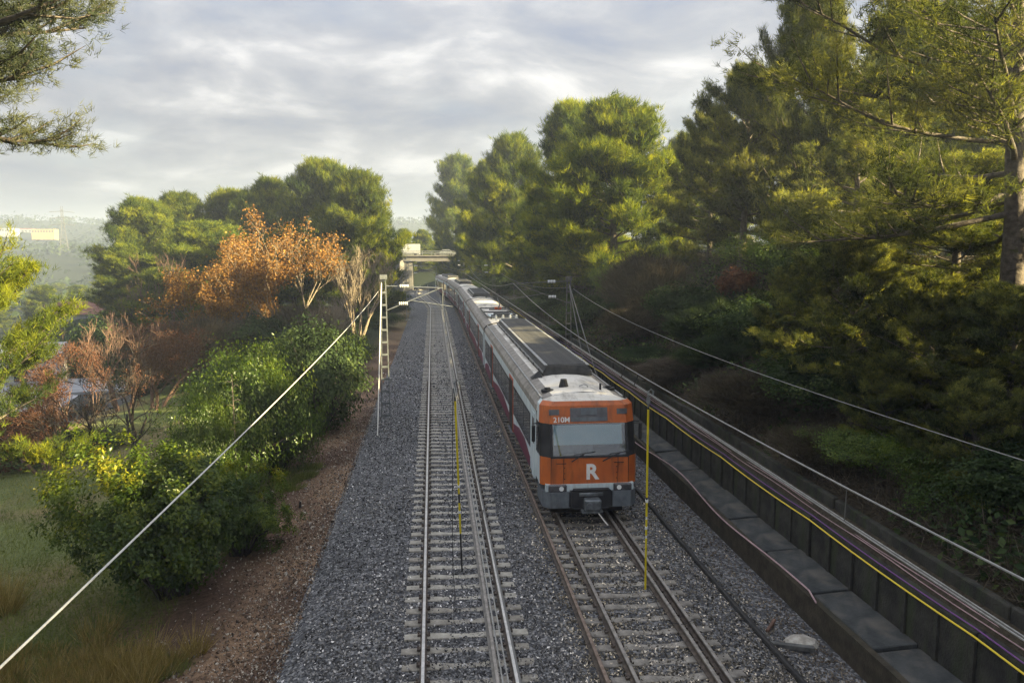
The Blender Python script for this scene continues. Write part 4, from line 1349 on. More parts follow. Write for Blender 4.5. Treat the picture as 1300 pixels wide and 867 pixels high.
def pine_protos(seed, ht, base, R, nl, sub, per, kn, L, W, spread=0.55, flat=0.0, needles='pine_needles', sig=0.32, up=0.5, one_sided=None, droop=0.0, lean=0.03):
    """trunk mesh and crown mesh of a pine, standing at the origin"""
    rd, rg = random.Random(seed), np.random.default_rng(seed)
    tb = MB()
    pts, x, y = [], 0.0, 0.0
    lx, ly = rd.uniform(-lean, lean), rd.uniform(-lean, lean)
    for i in range(9):
        z = ht * 0.97 * i / 8
        pts.append(Vector((x, y, z - (0.3 if i == 0 else 0))))
        x += (lx + rd.uniform(-0.03, 0.03)) * ht / 8
        y += (ly + rd.uniform(-0.03, 0.03)) * ht / 8
    r0 = 0.016 * ht + 0.05
    tb.tube(pts, [r0 * (1.25 if i == 0 else 1) * (1 - 0.92 * i / 8) + 0.012 for i in range(9)], 8)

    def trunk_at(z):
        u = min(max(z / (ht * 0.97) * 8, 0), 7.999)
        i = int(u)
        return pts[i].lerp(pts[i + 1], u - i)
    to, td, tt = [], [], []
    az = rd.uniform(0, 6)
    for i in range(nl):
        u = (i + rd.uniform(0, 0.9)) / nl
        z = ht * (base + (0.985 - base) * u)
        prof = (1 - u ** 2.4) ** 0.62 * (0.62 + 0.38 * min(1, u * 3.2))
        ln = max(R * prof * rd.uniform(0.72, 1.12), 0.25)
        az += 2.39996 + rd.uniform(-0.4, 0.4)
        if one_sided is not None and rd.random() < 0.5:
            az = one_sided + rd.uniform(-1.0, 1.0)
        el = RAD(2 + 58 * u ** 1.3) + rd.uniform(-0.15, 0.15) - droop * (1 - u)
        d = Vector((math.cos(az) * math.cos(el), math.sin(az) * math.cos(el), math.sin(el)))
        p = trunk_at(z)
        lp = [p.copy()]
        for s in range(5):
            d = (d + Vector((rd.uniform(-0.12, 0.12), rd.uniform(-0.12, 0.12), rd.uniform(-0.03, 0.17)))).normalized()
            p = p + d * ln / 5
            lp.append(p.copy())
        lr = max(0.018, r0 * 0.34 * (1 - u * 0.7))
        tb.tube(lp, [lr * (1 - 0.85 * q / 5) + 0.006 for q in range(6)], 5, cap=False)
        lt = rd.gauss(0.42, 0.12)
        for j in range(sub):
            s = 0.28 + 0.72 * (j + rd.random()) / sub
            k = min(int(s * 5), 4)
            q0 = lp[k].lerp(lp[k + 1], s * 5 - k)
            dm = (lp[k + 1] - lp[k]).normalized()
            sd = dm.cross(Vector((0, 0, 1))).normalized() * rd.choice((-1, 1))
            sdir = (dm * rd.uniform(0.4, 0.9) + sd * rd.uniform(0.3, 0.95) * (0.3 if s > 0.93 else 1) + Vector((0, 0, rd.uniform(-0.1, 0.5) - flat))).normalized()
            sl_ = (0.22 * R + 0.18 * ln) * rd.uniform(0.55, 1.1) * (1.15 - 0.5 * s)
            q1 = q0 + sdir * sl_ * 0.55 + Vector((0, 0, 0.04 * sl_))
            q2 = q1 + (sdir + Vector((0, 0, 0.35))).normalized() * sl_ * 0.45
            tb.tube([q0, q1, q2], [lr * 0.35 + 0.004, lr * 0.2 + 0.004, 0.004], 3, cap=False)
            a, b2, c = np.array(q0), np.array(q1), np.array(q2)
            w = rg.random(per) ** 0.7
            pos = np.where(w[:, None] < 0.55, a + (b2 - a) * (w / 0.55)[:, None], b2 + (c - b2) * ((w - 0.55) / 0.45)[:, None])
            pos = pos + rg.normal(0, sig * R * 0.16, (per, 3)) * np.array([1, 1, 0.7])
            to.append(pos)
            td.append(np.tile(np.array(sdir) * 0.45 + np.array([0, 0, up]), (per, 1)) + rg.normal(0, 0.35, (per, 3)))
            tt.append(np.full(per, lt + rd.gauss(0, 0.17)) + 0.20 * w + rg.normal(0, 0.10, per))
    to, td, tt = np.concatenate(to), unit(np.concatenate(td)), np.concatenate(tt)
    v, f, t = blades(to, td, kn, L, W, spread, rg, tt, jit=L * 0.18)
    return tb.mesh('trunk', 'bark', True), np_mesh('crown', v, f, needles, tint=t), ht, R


def shrub_protos(seed, ht, R, ncl, per, L, W, leafm, stem='bark_dark', cl_r=0.28, blade=False, kn=1, shell=0.55, sunlit_top_tint=0.0, low=0.05, foot=1.0):
    """many-lobed shrub: stems and leaf clumps"""
    rd, rg = random.Random(seed), np.random.default_rng(seed)
    # clump centres over several overlapping lobes of uneven size and height
    nlb = 9
    la = rg.uniform(0, 2 * np.pi, nlb)
    lr_ = rg.uniform(0.0, 0.62, nlb)
    lr_[:2] = 0.12
    lz = rg.uniform(0.30, 0.72, nlb)
    lz[:2] = (0.62, 0.45)
    ls = rg.uniform(0.30, 0.48, nlb)
    ls[:2] = (0.38, 0.50)
    li = rg.choice(nlb, ncl, p=ls ** 2 / (ls ** 2).sum())
    dv = unit(rg.normal(size=(ncl, 3)) + np.array([0, 0, 0.15])) * (shell + (1 - shell) * rg.random(ncl) ** 0.5)[:, None] * rg.uniform(0.75, 1.15, ncl)[:, None]
    c = np.stack([lr_[li] * np.cos(la[li]), lr_[li] * np.sin(la[li]), lz[li]], 1) + dv * ls[li][:, None] * np.array([1.0, 1.0, 0.8])
    c[:, 2] = np.where(c[:, 2] < low, low + rg.random(ncl) * 0.35, c[:, 2])
    c = c / np.array([np.percentile(np.abs(c[:, 0]), 97), np.percentile(np.abs(c[:, 1]), 97), c[:, 2].max() * 1.02])
    sq = (foot + (1 - foot) * smooth(0.0, 0.5, c[:, 2]))[:, None]
    c = c * np.array([R, R, ht]) * np.concatenate([sq, sq, np.ones((ncl, 1))], 1)
    tb = MB()
    for i in range(0, ncl, max(1, ncl // 60)):
        e = Vector(c[i])
        b0 = Vector((rd.uniform(-0.15, 0.15) * R, rd.uniform(-0.15, 0.15) * R, -0.1))
        md = b0.lerp(e, 0.5) + Vector((rd.uniform(-0.1, 0.1) * R, rd.uniform(-0.1, 0.1) * R, 0.08 * ht))
        k = 0.012 * ht + 0.008
        tb.tube([b0, md, e], [k, k * 0.6, 0.004], 4, cap=False)
    org = np.repeat(c, per, 0) + rg.normal(0, cl_r * R * 0.33, (ncl * per, 3)) * np.array([1, 1, 0.8])
    org[:, 2] = np.maximum(org[:, 2], 0.03 * ht)
    outw = unit(org - np.array([0, 0, ht * 0.25])) + np.array([0, 0, 0.5])
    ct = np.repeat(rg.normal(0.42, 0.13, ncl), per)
    tt = ct + 0.25 * (np.linalg.norm(org[:, :2], axis=1) / R - 0.6) + sunlit_top_tint * smooth(0.50, 0.95, org[:, 2] / ht) * (0.6 + 0.8 * np.repeat(rg.random(ncl), per))  # upper leaves coloured yellower to imitate sunlight on the top
    if blade:
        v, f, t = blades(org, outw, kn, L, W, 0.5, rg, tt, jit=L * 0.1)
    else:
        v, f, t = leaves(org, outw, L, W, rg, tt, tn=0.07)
    return tb.mesh('stem', stem, True), np_mesh('foliage', v, f, leafm, tint=t), ht, R


def bare_protos(seed, ht, R, depth, leafm=None, nleaf=0, L=0.1, W=0.07, bark='bark_brown', stems=1, up=0.25, first=0.32, twig=0.009, nfork=3, thick=0.018):
    """leafless branching tree, optionally with scattered leaves at its twigs"""
    rd, rg = random.Random(seed), np.random.default_rng(seed)
    tb, tips = MB(), []

    def grow(p, d, ln, r, lev):
        q = p
        pts, rads = [p], [r]
        for s in range(3):
            d = (d + Vector((rd.uniform(-0.2, 0.2), rd.uniform(-0.2, 0.2), rd.uniform(-0.06, 0.14)))).normalized()
            q = q + d * ln / 3
            pts.append(q)
            rads.append(r * (1 - 0.14 * (s + 1)))
        tb.tube(pts, rads, 6 if lev == 0 else (4 if lev < 3 else 3), cap=False)
        if lev >= depth:
            tips.append((pts[1], q))
            return
        for k in range(nfork if lev else nfork + 1):
            a = rd.uniform(0, 6.283)
            sp = rd.uniform(0.35, 0.95)
            o = d.orthogonal().normalized()
            o = Matrix.Rotation(a, 3, d) @ o
            nd = (d + o * sp + Vector((0, 0, up))).normalized()
            st = pts[rd.choice((1, 2, 3, 3))]
            grow(st, nd, ln * rd.uniform(0.58, 0.82), max(rads[-1] * rd.uniform(0.5, 0.72), twig), lev + 1)
    for s in range(stems):
        a = rd.uniform(0, 6.283)
        d0 = Vector((math.cos(a), math.sin(a), 3.2 if stems == 1 else rd.uniform(1.0, 2.6))).normalized() if stems > 1 else Vector((rd.uniform(-0.1, 0.1), rd.uniform(-0.1, 0.1), 1))
        grow(Vector((0.12 * R * math.cos(a) * (stems > 1), 0.12 * R * math.sin(a) * (stems > 1), -0.15)), d0, ht * first, thick * ht, 0)
    v = np.array(tb.v)
    sc = np.array([R / (np.percentile(np.abs(v[:, 0]), 98) + 1e-6), R / (np.percentile(np.abs(v[:, 1]), 98) + 1e-6), ht / v[:, 2].max()])
    tb.v = [tuple(p) for p in v * sc]
    me = tb.mesh('trunk', bark, False)
    lm = None
    if leafm:
        ta = np.array([np.array(a) for a, b2 in tips]) * sc
        tz = np.array([np.array(b2) for a, b2 in tips]) * sc
        i = rg.integers(0, len(ta), nleaf)
        org = ta[i] + (tz[i] - ta[i]) * rg.random((nleaf, 1)) + rg.normal(0, 0.05 * R, (nleaf, 3))
        cl = vnoise(org[:, 0], org[:, 2], R * 0.5, seed)
        keep = rg.random(nleaf) < 0.15 + 0.9 * cl
        org = org[keep]
        pv_, pf_, pt_ = leaves(org, np.tile([0, 0, 0.3], (len(org), 1)), L, W, rg, np.full(len(org), 0.5) + rg.normal(0, 0.2, len(org)))
        lm = np_mesh('crown', pv_, pf_, leafm, tint=pt_)
    return me, lm, ht, R


def plant(proto, name, x, y, ht, R, label, cat, group=None, rz=None, z=None, kids=('trunk', 'crown'), rs=random.Random(77)):
    a, b2, h0, r0 = proto
    t = empty(name, (x, y, H(x, y) - 0.05 if z is None else z), rs.uniform(0, 6.283) if rz is None else rz, label, cat, group)
    sc = (R / r0, R / r0, ht / h0)
    link(kids[0], a, t, scale=sc)
    if b2 is not None:
        link(kids[1], b2, t, scale=sc)
    return t


def plant_px(proto, name, px, top, Y, wpx, label, cat, group=None, kids=('trunk', 'crown'), rz=None, sink=0.0):
    """stand a plant at depth Y so that its top and width agree with the photograph"""
    p = at(px, top, Y)
    dist = (Vector(p) - cam.location).dot(_F)
    R = wpx * dist / F_PX / 2
    zb = H(p.x, Y) - 0.05 - sink
    return plant(proto, name, p.x, Y, max(p.z - zb, 0.4), R, label, cat, group, rz, zb, kids)


# ------------------------------------------------------------------ trees
PA = pine_protos(21, 13, 0.06, 4.6, 62, 8, 26, 10, 0.46, 0.038, spread=0.36, sig=0.34, up=0.75)
PB = pine_protos(22, 14, 0.10, 4.6, 58, 8, 26, 10, 0.46, 0.038, spread=0.36, sig=0.36, up=0.75)
PC = pine_protos(23, 12, 0.03, 4.4, 64, 8, 26, 10, 0.46, 0.040, spread=0.36, sig=0.38, up=0.75)
PD = pine_protos(24, 14, 0.28, 5.0, 42, 11, 32, 9, 0.30, 0.030, spread=0.42, up=0.6, sig=0.22, needles='pine_needles_near')
PE = pine_protos(27, 10, 0.03, 4.6, 48, 11, 28, 9, 0.30, 0.030, spread=0.42, up=0.6, sig=0.22, needles='pine_needles_near', droop=0.15)
PN = pine_protos(25, 15, 0.20, 7.0, 42, 14, 44, 11, 0.21, 0.018, spread=0.42, sig=0.18, needles='pine_needles_near', droop=0.30, up=0.25, one_sided=math.pi)
PL = pine_protos(26, 17, 0.66, 5.4, 42, 12, 42, 11, 0.16, 0.013, sig=0.19, needles='pine_needles_shaded', droop=0.25, up=0.2, one_sided=0.0)
PS = pine_protos(28, 10, 0.46, 4.2, 26, 10, 34, 9, 0.20, 0.018, spread=0.42, sig=0.2, up=0.7)
gl, gr_ = 'pines on the bushy side of the railway', 'pines on the bank above the train'
plant_px(PA, 'pine_tree', 178, 264, 104, 130, 'outermost pine at the hazy end of the row, dark drooping side', 'tree', gl)
plant_px(PC, 'pine_tree', 230, 258, 112, 130, 'sunlit-topped pine second from the hazy valley end of the row', 'tree', gl)
plant_px(PB, 'pine_tree', 290, 252, 116, 130, 'pine in the row behind the purplish bare tree', 'tree', gl)
plant_px(PA, 'pine_tree', 345, 240, 112, 130, 'pine in the row directly behind the orange-leaved tree', 'tree', gl)
plant_px(PB, 'pine_tree', 399, 217, 106, 124, 'tallest pine of the row beyond the orange-leaved tree', 'tree', gl)
plant_px(PC, 'pine_tree', 458, 233, 98, 130, 'full pine nearest the empty track, above the pale upright bush', 'tree', gl)
plant_px(PC, 'pine_tree', 262, 292, 98, 170, 'lower pine in front of the row, behind the bare brown trees', 'tree', gl)
plant_px(PA, 'pine_tree', 160, 318, 96, 110, 'low pine at the foot of the outermost pine', 'tree', gl)
plant_px(PC, 'pine_tree', 370, 300, 92, 130, 'low dark pine right behind the tallest orange tree', 'tree', gl)
plant_px(PC, 'pine_tree', 210, 350, 90, 130, 'lowest pine, behind the purplish bare tree', 'tree', gl)
plant_px(PB, 'pine_tree', 205, 270, 108, 90, 'narrow pine wedged between the two pines at the hazy end', 'tree', gl)
plant_px(PA, 'pine_tree', 318, 258, 108, 100, 'pine wedged into the middle of the row behind the orange leaves', 'tree', gl)
plant_px(PA, 'pine_tree', 430, 226, 104, 90, 'pine wedged beside the tallest pine of the row', 'tree', gl)
plant_px(PA, 'pine_tree', 584, 212, 180, 100, 'pine nearest the bridge on the bank side', 'tree', gr_)
plant_px(PA, 'pine_tree', 652, 188, 114, 132, 'second pine from the bridge on the bank side', 'tree', gr_)
plant_px(PB, 'pine_tree', 726, 150, 80, 156, 'tall narrow pine joined to the big golden one', 'tree', gr_)
plant_px(PC, 'pine_tree', 784, 147, 70, 212, 'biggest pine, golden on its sunny side, above the bank', 'tree', gr_)
plant_px(PB, 'pine_tree', 622, 216, 134, 102, 'low dark pine under the pines closest to the bridge', 'tree', gr_)
plant_px(PC, 'pine_tree', 690, 258, 92, 110, 'low dark pine above the middle of the train', 'tree', gr_)
plant_px(PA, 'pine_tree', 735, 255, 76, 150, 'shaded pine at the foot of the biggest golden pine', 'tree', gr_)
plant_px(PB, 'pine_tree', 868, 182, 92, 100, 'hazy pine in the gap behind the golden one', 'tree', gr_)
plant_px(PC, 'pine_tree', 905, 220, 84, 110, 'low hazy pine filling the gap behind the golden one', 'tree', gr_)
plant_px(PD, 'pine_tree', 948, 105, 46, 190, 'dark spreading pine whose trunk shows beside the road', 'tree', gr_)
plant_px(PE, 'pine_tree', 905, 165, 56, 150, 'full pine between the golden one and the dark spreading one', 'tree', gr_)
plant_px(PE, 'pine_tree', 985, 150, 49, 190, 'short full pine under the dark spreading one', 'tree', gr_)
plant_px(PE, 'pine_tree', 1035, 20, 41, 200, 'tall olive pine behind the overhanging branches', 'tree', gr_)
plant_px(PE, 'pine_tree', 1095, 130, 36, 230, 'full olive pine low behind the overhanging branches', 'tree', gr_)
plant_px(PC, 'pine_tree', 1150, 40, 48, 220, 'bright pine glimpsed through the overhanging branches', 'tree', gr_)
plant_px(PC, 'pine_tree', 1275, 60, 44, 230, 'bright pine behind the trunk of the large close pine', 'tree', gr_)
pn = at(1288, 300, 21)
plant(PN, 'pine_tree', pn.x, 21, 14.5, 8.0, 'large close pine with long branches reaching over the bank', 'tree', gr_, rz=0.1, z=H(pn.x, 21) - 0.1)
plant_px(PE, 'pine_tree', 1220, 215, 26, 300, 'broad pine right behind the trunk of the close pine', 'tree', gr_)


def on_bank(proto, name, px, X, top, w, label, cat, group, kids):
    """plant at the bank distance X from the camera axis, seen at photograph column px"""
    Y = X / ((at(px, top, 10.0).x) / 10.0)
    return plant_px(proto, name, px, top, Y, w, label, cat, group, kids)


TC = ('trunk', 'crown')
for px, X, top, w, lab in [
    (1085, 13.4, 318, 215, 'short bushy pine in the lit gap over the dark bank'),
    (1185, 13.0, 372, 230, 'young shaded pine below the big overhanging branches'),
    (1290, 13.8, 385, 240, 'young pine against the picture edge under the close trunk'),
    (1010, 14.0, 350, 130, 'slim young pine on the bank beside the lit one'),
    (1130, 12.0, 470, 150, 'dark young pine low on the bank over the cables'),
    (1240, 11.9, 500, 170, 'low ragged young pine just above the upper wall')]:
    on_bank(PE, 'pine_tree', px, X, top, w, lab, 'tree', gr_, TC)
# wood pines, mostly out of view, added here to shade the line
for k, (x, y, h, R) in enumerate([(24, 10.5, 5.6, 5), (23, 5, 5.8, 5), (32, 4, 6, 5.5), (22, -1, 7, 5.5), (16, 9.0, 5.0, 3.2), (15, 3, 6, 3.6), (15, -4, 7, 4), (22, -12, 12, 6), (30, -8, 9, 6), (52, 38, 9, 6), (54, 52, 8, 6), (56, 66, 8, 6), (54, 82, 8, 6)]):
    plant((PA, PB, PC)[k % 3], 'pine_tree', x, y, h, R, 'pine of the wood by the road, mostly unseen, added for shade', 'tree', 'wood pines added for shade')
# close pines on the bushy side whose branches enter the picture
plant(PL, 'pine_tree', -11.6, 16.0, 18.5, 6.2, 'close pine whose branches, coloured dark for shade, hang across the top corner of the sky', 'tree', gl, rz=0.15, z=H(-12.2, 16.0))
plant(PS, 'pine_tree', -12.3, 21.5, 8.9, 4.2, 'lower pine with yellowish sprays in front of the hazy valley', 'tree', gl, rz=0.9)
# trees past the bridge and on its embankment, two added to shade it
for px_, Y_, top_, w_, lab in [(640, 150, 262, 60, 'dark pine on the embankment, added to shade the bridge, closest to it'), (668, 140, 250, 70, 'second dark pine on the embankment, added to shade the bridge'), (590, 158, 296, 44, 'small dark pine against the far bridge abutment'), (543, 216, 318, 50, 'dark low tree seen through the bridge opening'), (522, 214, 316, 40, 'dark low tree past the bridge on the bushy side'), (610, 176, 258, 60, 'dark pine just past the bridge on the road embankment')]:
    plant_px(PC, 'pine_tree', px_, top_, Y_, w_, lab, 'tree', gr_)
for k, (px, top, Y, w, lab) in enumerate([(512, 296, 205, 40, 'yellowish tree past the bridge, behind the van'), (536, 296, 215, 40, 'round green tree past the bridge, beside the van'), (560, 300, 220, 40, 'dim green tree past the bridge, at the pines edge')]):
    plant_px((PC, PA, PC)[k], 'pine_tree', px, top, Y, w, lab, 'tree', 'trees past the bridge')

# bare and autumn trees
BO = bare_protos(31, 10, 5, 5, 'orange_leaves', 24000, 0.17, 0.115, 'bark_pale', stems=3, first=0.30)
BR = bare_protos(32, 8, 4, 5, 'russet_leaves', 12000, 0.11, 0.08, 'bark_brown', stems=3, first=0.30)
BP = bare_protos(33, 9, 3.5, 5, None, 0, bark='bark_brown', stems=3, up=0.4, first=0.3, twig=0.014)
BU = bare_protos(34, 8, 2.4, 5, None, 0, bark='bark_pale', stems=5, up=0.75, first=0.34, twig=0.013)
BD = bare_protos(35, 7, 4.5, 5, None, 0, bark='bark_dark', stems=2, up=0.05, first=0.32, twig=0.014, nfork=3, thick=0.030)
ga = 'bare and autumn trees beside the dirt strip'
plant_px(BO, 'autumn_tree', 356, 270, 70, 176, 'tall tree with glowing orange leaves in front of the pines', 'tree', ga)
plant_px(BO, 'autumn_tree', 282, 312, 66, 160, 'half-bare orange-leaved tree, lower and beside the tallest orange one', 'tree', ga)
plant_px(BR, 'autumn_tree', 235, 395, 56, 150, 'low brownish tree with a few orange leaves', 'tree', ga)
plant_px(BR, 'autumn_tree', 190, 405, 50, 130, 'brown twiggy tree in front of the white roofs', 'tree', ga)
plant_px(BR, 'autumn_tree', 88, 418, 43, 150, 'thin reddish-brown twiggy tree screening the white-roofed shed', 'tree', ga)
plant_px(BP, 'bare_tree', 150, 395, 52, 120, 'purplish bare tree beside the brown twiggy one', 'tree', ga)
plant_px(BP, 'bare_tree', 218, 318, 88, 100, 'purplish bare tree against the dark pines', 'tree', ga)
plant_px(BP, 'bare_tree', 285, 350, 80, 80, 'second purplish bare tree, behind the orange leaves', 'tree', ga)
plant_px(BU, 'bare_tree', 452, 308, 72, 84, 'pale upright bare bush beside the lattice mast', 'tree', ga)
plant_px(BU, 'bare_tree', 415, 372, 60, 70, 'smaller pale bare bush under the orange-leaved tree', 'tree', ga)
plant_px(BD, 'bare_tree', 140, 410, 33, 170, 'dark bare tree with black forked trunk before the white roofs', 'tree', ga)
plant_px(BR, 'autumn_tree', 50, 470, 36, 150, 'dull red-brown small tree at the far edge of the meadow', 'tree', ga)

# ------------------------------------------------------------------ shrubs
K = ('stem', 'foliage')
SL = shrub_protos(41, 4.6, 2.7, 600, 84, 0.105, 0.062, 'lentisk_leaves', cl_r=0.15, sunlit_top_tint=0.34, low=0.0, foot=0.75)
SG = shrub_protos(42, 3.4, 3.0, 340, 76, 0.115, 0.06, 'green_leaves', cl_r=0.26, sunlit_top_tint=0.2)
SD = shrub_protos(43, 3.0, 1.8, 260, 64, 0.12, 0.06, 'dark_leaves', cl_r=0.30)
SB = shrub_protos(44, 2.6, 1.5, 260, 26, 0.42, 0.020, 'broom_stems', cl_r=0.22, blade=True, kn=3)
ST = shrub_protos(45, 2.4, 1.8, 260, 30, 0.50, 0.016, 'dead_bramble', cl_r=0.30, blade=True, kn=3)
SR = shrub_protos(46, 2.0, 1.4, 180, 50, 0.12, 0.08, 'russet_leaves', cl_r=0.3)
gs = 'shrubs between the meadow and the dirt strip'
plant_px(SL, 'shrub', 212, 535, 20.0, 236, 'big glossy evergreen shrub with top tinted a sunlit yellow-green beside the dirt strip', 'shrub', gs, K, rz=0.4)
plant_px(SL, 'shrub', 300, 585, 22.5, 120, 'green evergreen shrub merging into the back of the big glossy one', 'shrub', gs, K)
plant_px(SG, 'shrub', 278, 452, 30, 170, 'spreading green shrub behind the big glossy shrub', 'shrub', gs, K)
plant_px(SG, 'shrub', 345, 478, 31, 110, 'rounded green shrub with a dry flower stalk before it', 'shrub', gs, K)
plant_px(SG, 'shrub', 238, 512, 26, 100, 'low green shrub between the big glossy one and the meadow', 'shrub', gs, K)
plant_px(SD, 'shrub', 398, 402, 37, 112, 'rounded dark bluish-green shrub at the bend of the dirt strip', 'shrub', gs, K)
plant_px(SD, 'shrub', 362, 440, 40, 90, 'dark shrub behind the rounded bluish-green one', 'shrub', gs, K)
plant_px(SD, 'shrub', 440, 420, 56, 60, 'dark shrub at the foot of the pale bare bush', 'shrub', gs, K)
plant_px(SD, 'shrub', 60, 545, 40, 170, 'dark shrub along the far edge of the meadow', 'shrub', gs, K)
plant_px(SR, 'shrub', 20, 520, 38, 90, 'reddish shrub at the far corner of the meadow', 'shrub', gs, K)
plant_px(SD, 'shrub', 478, 395, 84, 60, 'dark shrub under the full pine near the empty track', 'shrub', gs, K)
for args in [
    (SD, 330, 400, 62, 110, 'dark undergrowth shrub below the orange-leaved trees'),
    (ST, 260, 415, 58, 120, 'brown bramble thicket below the half-bare orange tree'),
    (SD, 180, 430, 66, 120, 'dark shrub behind the low brownish tree'),
    (SD, 120, 400, 84, 110, 'dark shrub at the valley end under the pines'),
    (ST, 400, 395, 66, 90, 'brown thicket behind the rounded bluish-green shrub'),
    (SD, 430, 400, 76, 80, 'dark shrub behind the pale upright bush'),
    (SG, 300, 440, 40, 130, 'green shrub at the back, under the brown thickets'),
    (SD, 490, 385, 100, 60, 'small dark shrub where the dirt strip ends near the mast'),
    (SD, 500, 372, 128, 50, 'small dark shrub close to the bridge'),
]:
    pr, px, top, Y, w, lab = args
    plant_px(pr, 'shrub', px, top, Y, w, lab, 'shrub', gs, K)
# dry flower stalk
pk = at(297, 540, 27.5)
stl = empty('dry_stalk', (pk.x, 27.5, H(pk.x, 27.5)), 0.3, 'tall dry flower stalk with drooping side shoots by the green shrub', 'plant')
zt_ = at(297, 475, 27.5).z - H(pk.x, 27.5)
MB().tube([(0, 0, 0), (0.02, 0, zt_ * 0.5), (0, 0.02, zt_)], [0.03, 0.025, 0.012], 6).build('stem', 'bark_pale', stl)
sh = MB()
for q in range(18):
    z = zt_ * (0.35 + 0.62 * q / 18)
    a = q * 2.4
    sh.tube([(0, 0, z), (0.16 * math.cos(a), 0.16 * math.sin(a), z + 0.07), (0.25 * math.cos(a), 0.25 * math.sin(a), z + 0.02)], [0.014, 0.012, 0.008], 4)
sh.build('side_shoots', 'bark_pale', stl)

gb = 'shrubs on the shaded bank'
for pr, px, X, top, w, lab in [
    (SG, 792, 14.5, 338, 70, 'olive shrub under the golden pine'),
    (ST, 835, 14.5, 335, 110, 'grey twiggy thicket under the golden pine'),
    (SD, 760, 12.5, 372, 85, 'dark shrub behind the dark lattice mast'),
    (ST, 805, 12.5, 392, 110, 'grey-brown thicket on the slope beyond the train roof'),
    (SD, 868, 14.0, 358, 100, 'dark green shrub under the grey road guard rail'),
    (SB, 905, 13.6, 385, 90, 'feathery broom shrub high on the bank'),
    (SB, 915, 12.4, 430, 90, 'pale feathery broom shrub in the middle of the bank'),
    (SR, 938, 17.0, 340, 60, 'reddish shrub just below the road'),
    (SD, 965, 14.2, 372, 120, 'dark shrub in the middle of the bank'),
    (SD, 700, 11.5, 362, 80, 'dark shrub above the second roof unit of the train'),
    (SD, 640, 10.5, 345, 80, 'dark shrub above the pantograph'),
    (SG, 1010, 18.0, 300, 140, 'green shrub at the road edge below the parted branches'),
    (ST, 985, 11.8, 482, 150, 'brown bramble thicket above the cables'),
    (ST, 880, 11.8, 460, 120, 'brown bramble thicket beside the broom'),
    (SD, 1040, 12.6, 440, 140, 'dark shrub below the lit pine spray'),
    (SG, 1120, 11.6, 545, 150, 'low leafy shrub hanging down the close end of the bank'),
    (SG, 1215, 11.5, 575, 170, 'leafy shrub under the young shaded pine'),
    (SD, 1290, 12.2, 560, 170, 'dark leafy shrub at the picture edge above the cables'),
    (ST, 1055, 11.3, 545, 120, 'dark bramble clump just above the upper wall'),
    (SD, 830, 11.6, 440, 90, 'dark low shrub just past the front of the train'),
    (SD, 735, 11.0, 410, 70, 'dark low shrub between mast and upper wall'),
]:
    on_bank(pr, 'shrub', px, X, top, w, lab, 'shrub', gb, K)

# ------------------------------------------------------------------ ground cover (uncountable)
rg = np.random.default_rng(90)
n = 30000
x = 10.3 + 12 * rg.random(n) ** 1.1
y = 12 + 75 * rg.random(n) ** 1.5
o_ = np.stack([x, y, height(x, y) + rg.uniform(0, 0.25, n)], 1)
v, f, t = blades(o_, unit(rg.normal(0, 0.8, (n, 3)) + np.array([0, 0, 0.6])), 3, 0.55, 0.022, 0.5, rg, rg.normal(0.4, 0.2, n), jit=0.12)
tag(link('bramble_undergrowth', np_mesh('bramble_undergrowth', v, f, 'dead_bramble', tint=t)), 'tangled dead brambles covering the shaded bank', 'undergrowth', kind='stuff')
n = 46000
x = 10.3 + 12 * rg.random(n) ** 1.0
y = 12 + 75 * rg.random(n) ** 1.5
k = vnoise(x, y, 2.3, 21) + 0.25 * vnoise(x, y, 0.7, 22) > 0.62
x, y = x[k], y[k]
o_ = np.stack([x, y, height(x, y) + rg.random(len(x)) ** 1.5 * 0.9 * (0.3 + vnoise(x, y, 1.6, 23))], 1)
v, f, t = leaves(o_, np.tile([-0.3, -0.2, 0.8], (len(x), 1)), 0.20, 0.12, rg, rg.normal(0.5, 0.25, len(x)))
tag(link('ivy_undergrowth', np_mesh('ivy_undergrowth', v, f, 'dark_leaves', tint=t)), 'dark ivy and weeds covering the shaded bank', 'undergrowth', kind='stuff')
# meadow
n = 60000
y = 15.5 + 30 * rg.random(n) ** 1.4
x = -6.4 - rg.random(n) * (1.3 * y - 5)
o_ = np.stack([x, y, height(x, y)], 1)
v, f, t = blades(o_, np.tile([0.1, 0, 1.0], (n, 1)), 2, 0.17, 0.022, 0.5, rg, 0.30 + 0.7 * (vnoise(x, y, 3.2, 31) - 0.3) + 0.4 * (vnoise(x, y, 0.6, 32) - 0.5), jit=0.08)
tag(link('meadow_grass', np_mesh('meadow_grass', v, f, 'meadow_grass', tint=t)), 'short green meadow grass left of the evergreen shrub', 'grass', kind='stuff')
# tall dry grass in the close corner, and a tuft at the edge of the dirt
def dry_tufts(spots, name, label, m='dry_grass', hmul=1.0):
    V, Fc, T = [], [], []
    k0 = 0
    for (cx, cy2, r, nn, hh) in spots:
        a = rg.uniform(0, 6.283, nn)
        rr2 = r * np.sqrt(rg.random(nn))
        xx, yy2 = cx + rr2 * np.cos(a), cy2 + rr2 * np.sin(a)
        oo = np.stack([xx, yy2, height(xx, yy2) - 0.02], 1)
        dd_ = unit(np.stack([(xx - cx) / (r + 1e-3) * 0.5 + 0.18, (yy2 - cy2) / (r + 1e-3) * 0.5, np.ones(nn)], 1))
        v, f, t = blades(oo, dd_, 2, hh, 0.016, 0.22, rg, rg.normal(0.5, 0.2, nn), jit=0.03)
        V.append(v); Fc.append(f + k0); T.append(t); k0 += len(v)
    tag(link(name, np_mesh(name, np.concatenate(V), np.concatenate(Fc), m, tint=np.concatenate(T))), label, 'grass', kind='stuff')


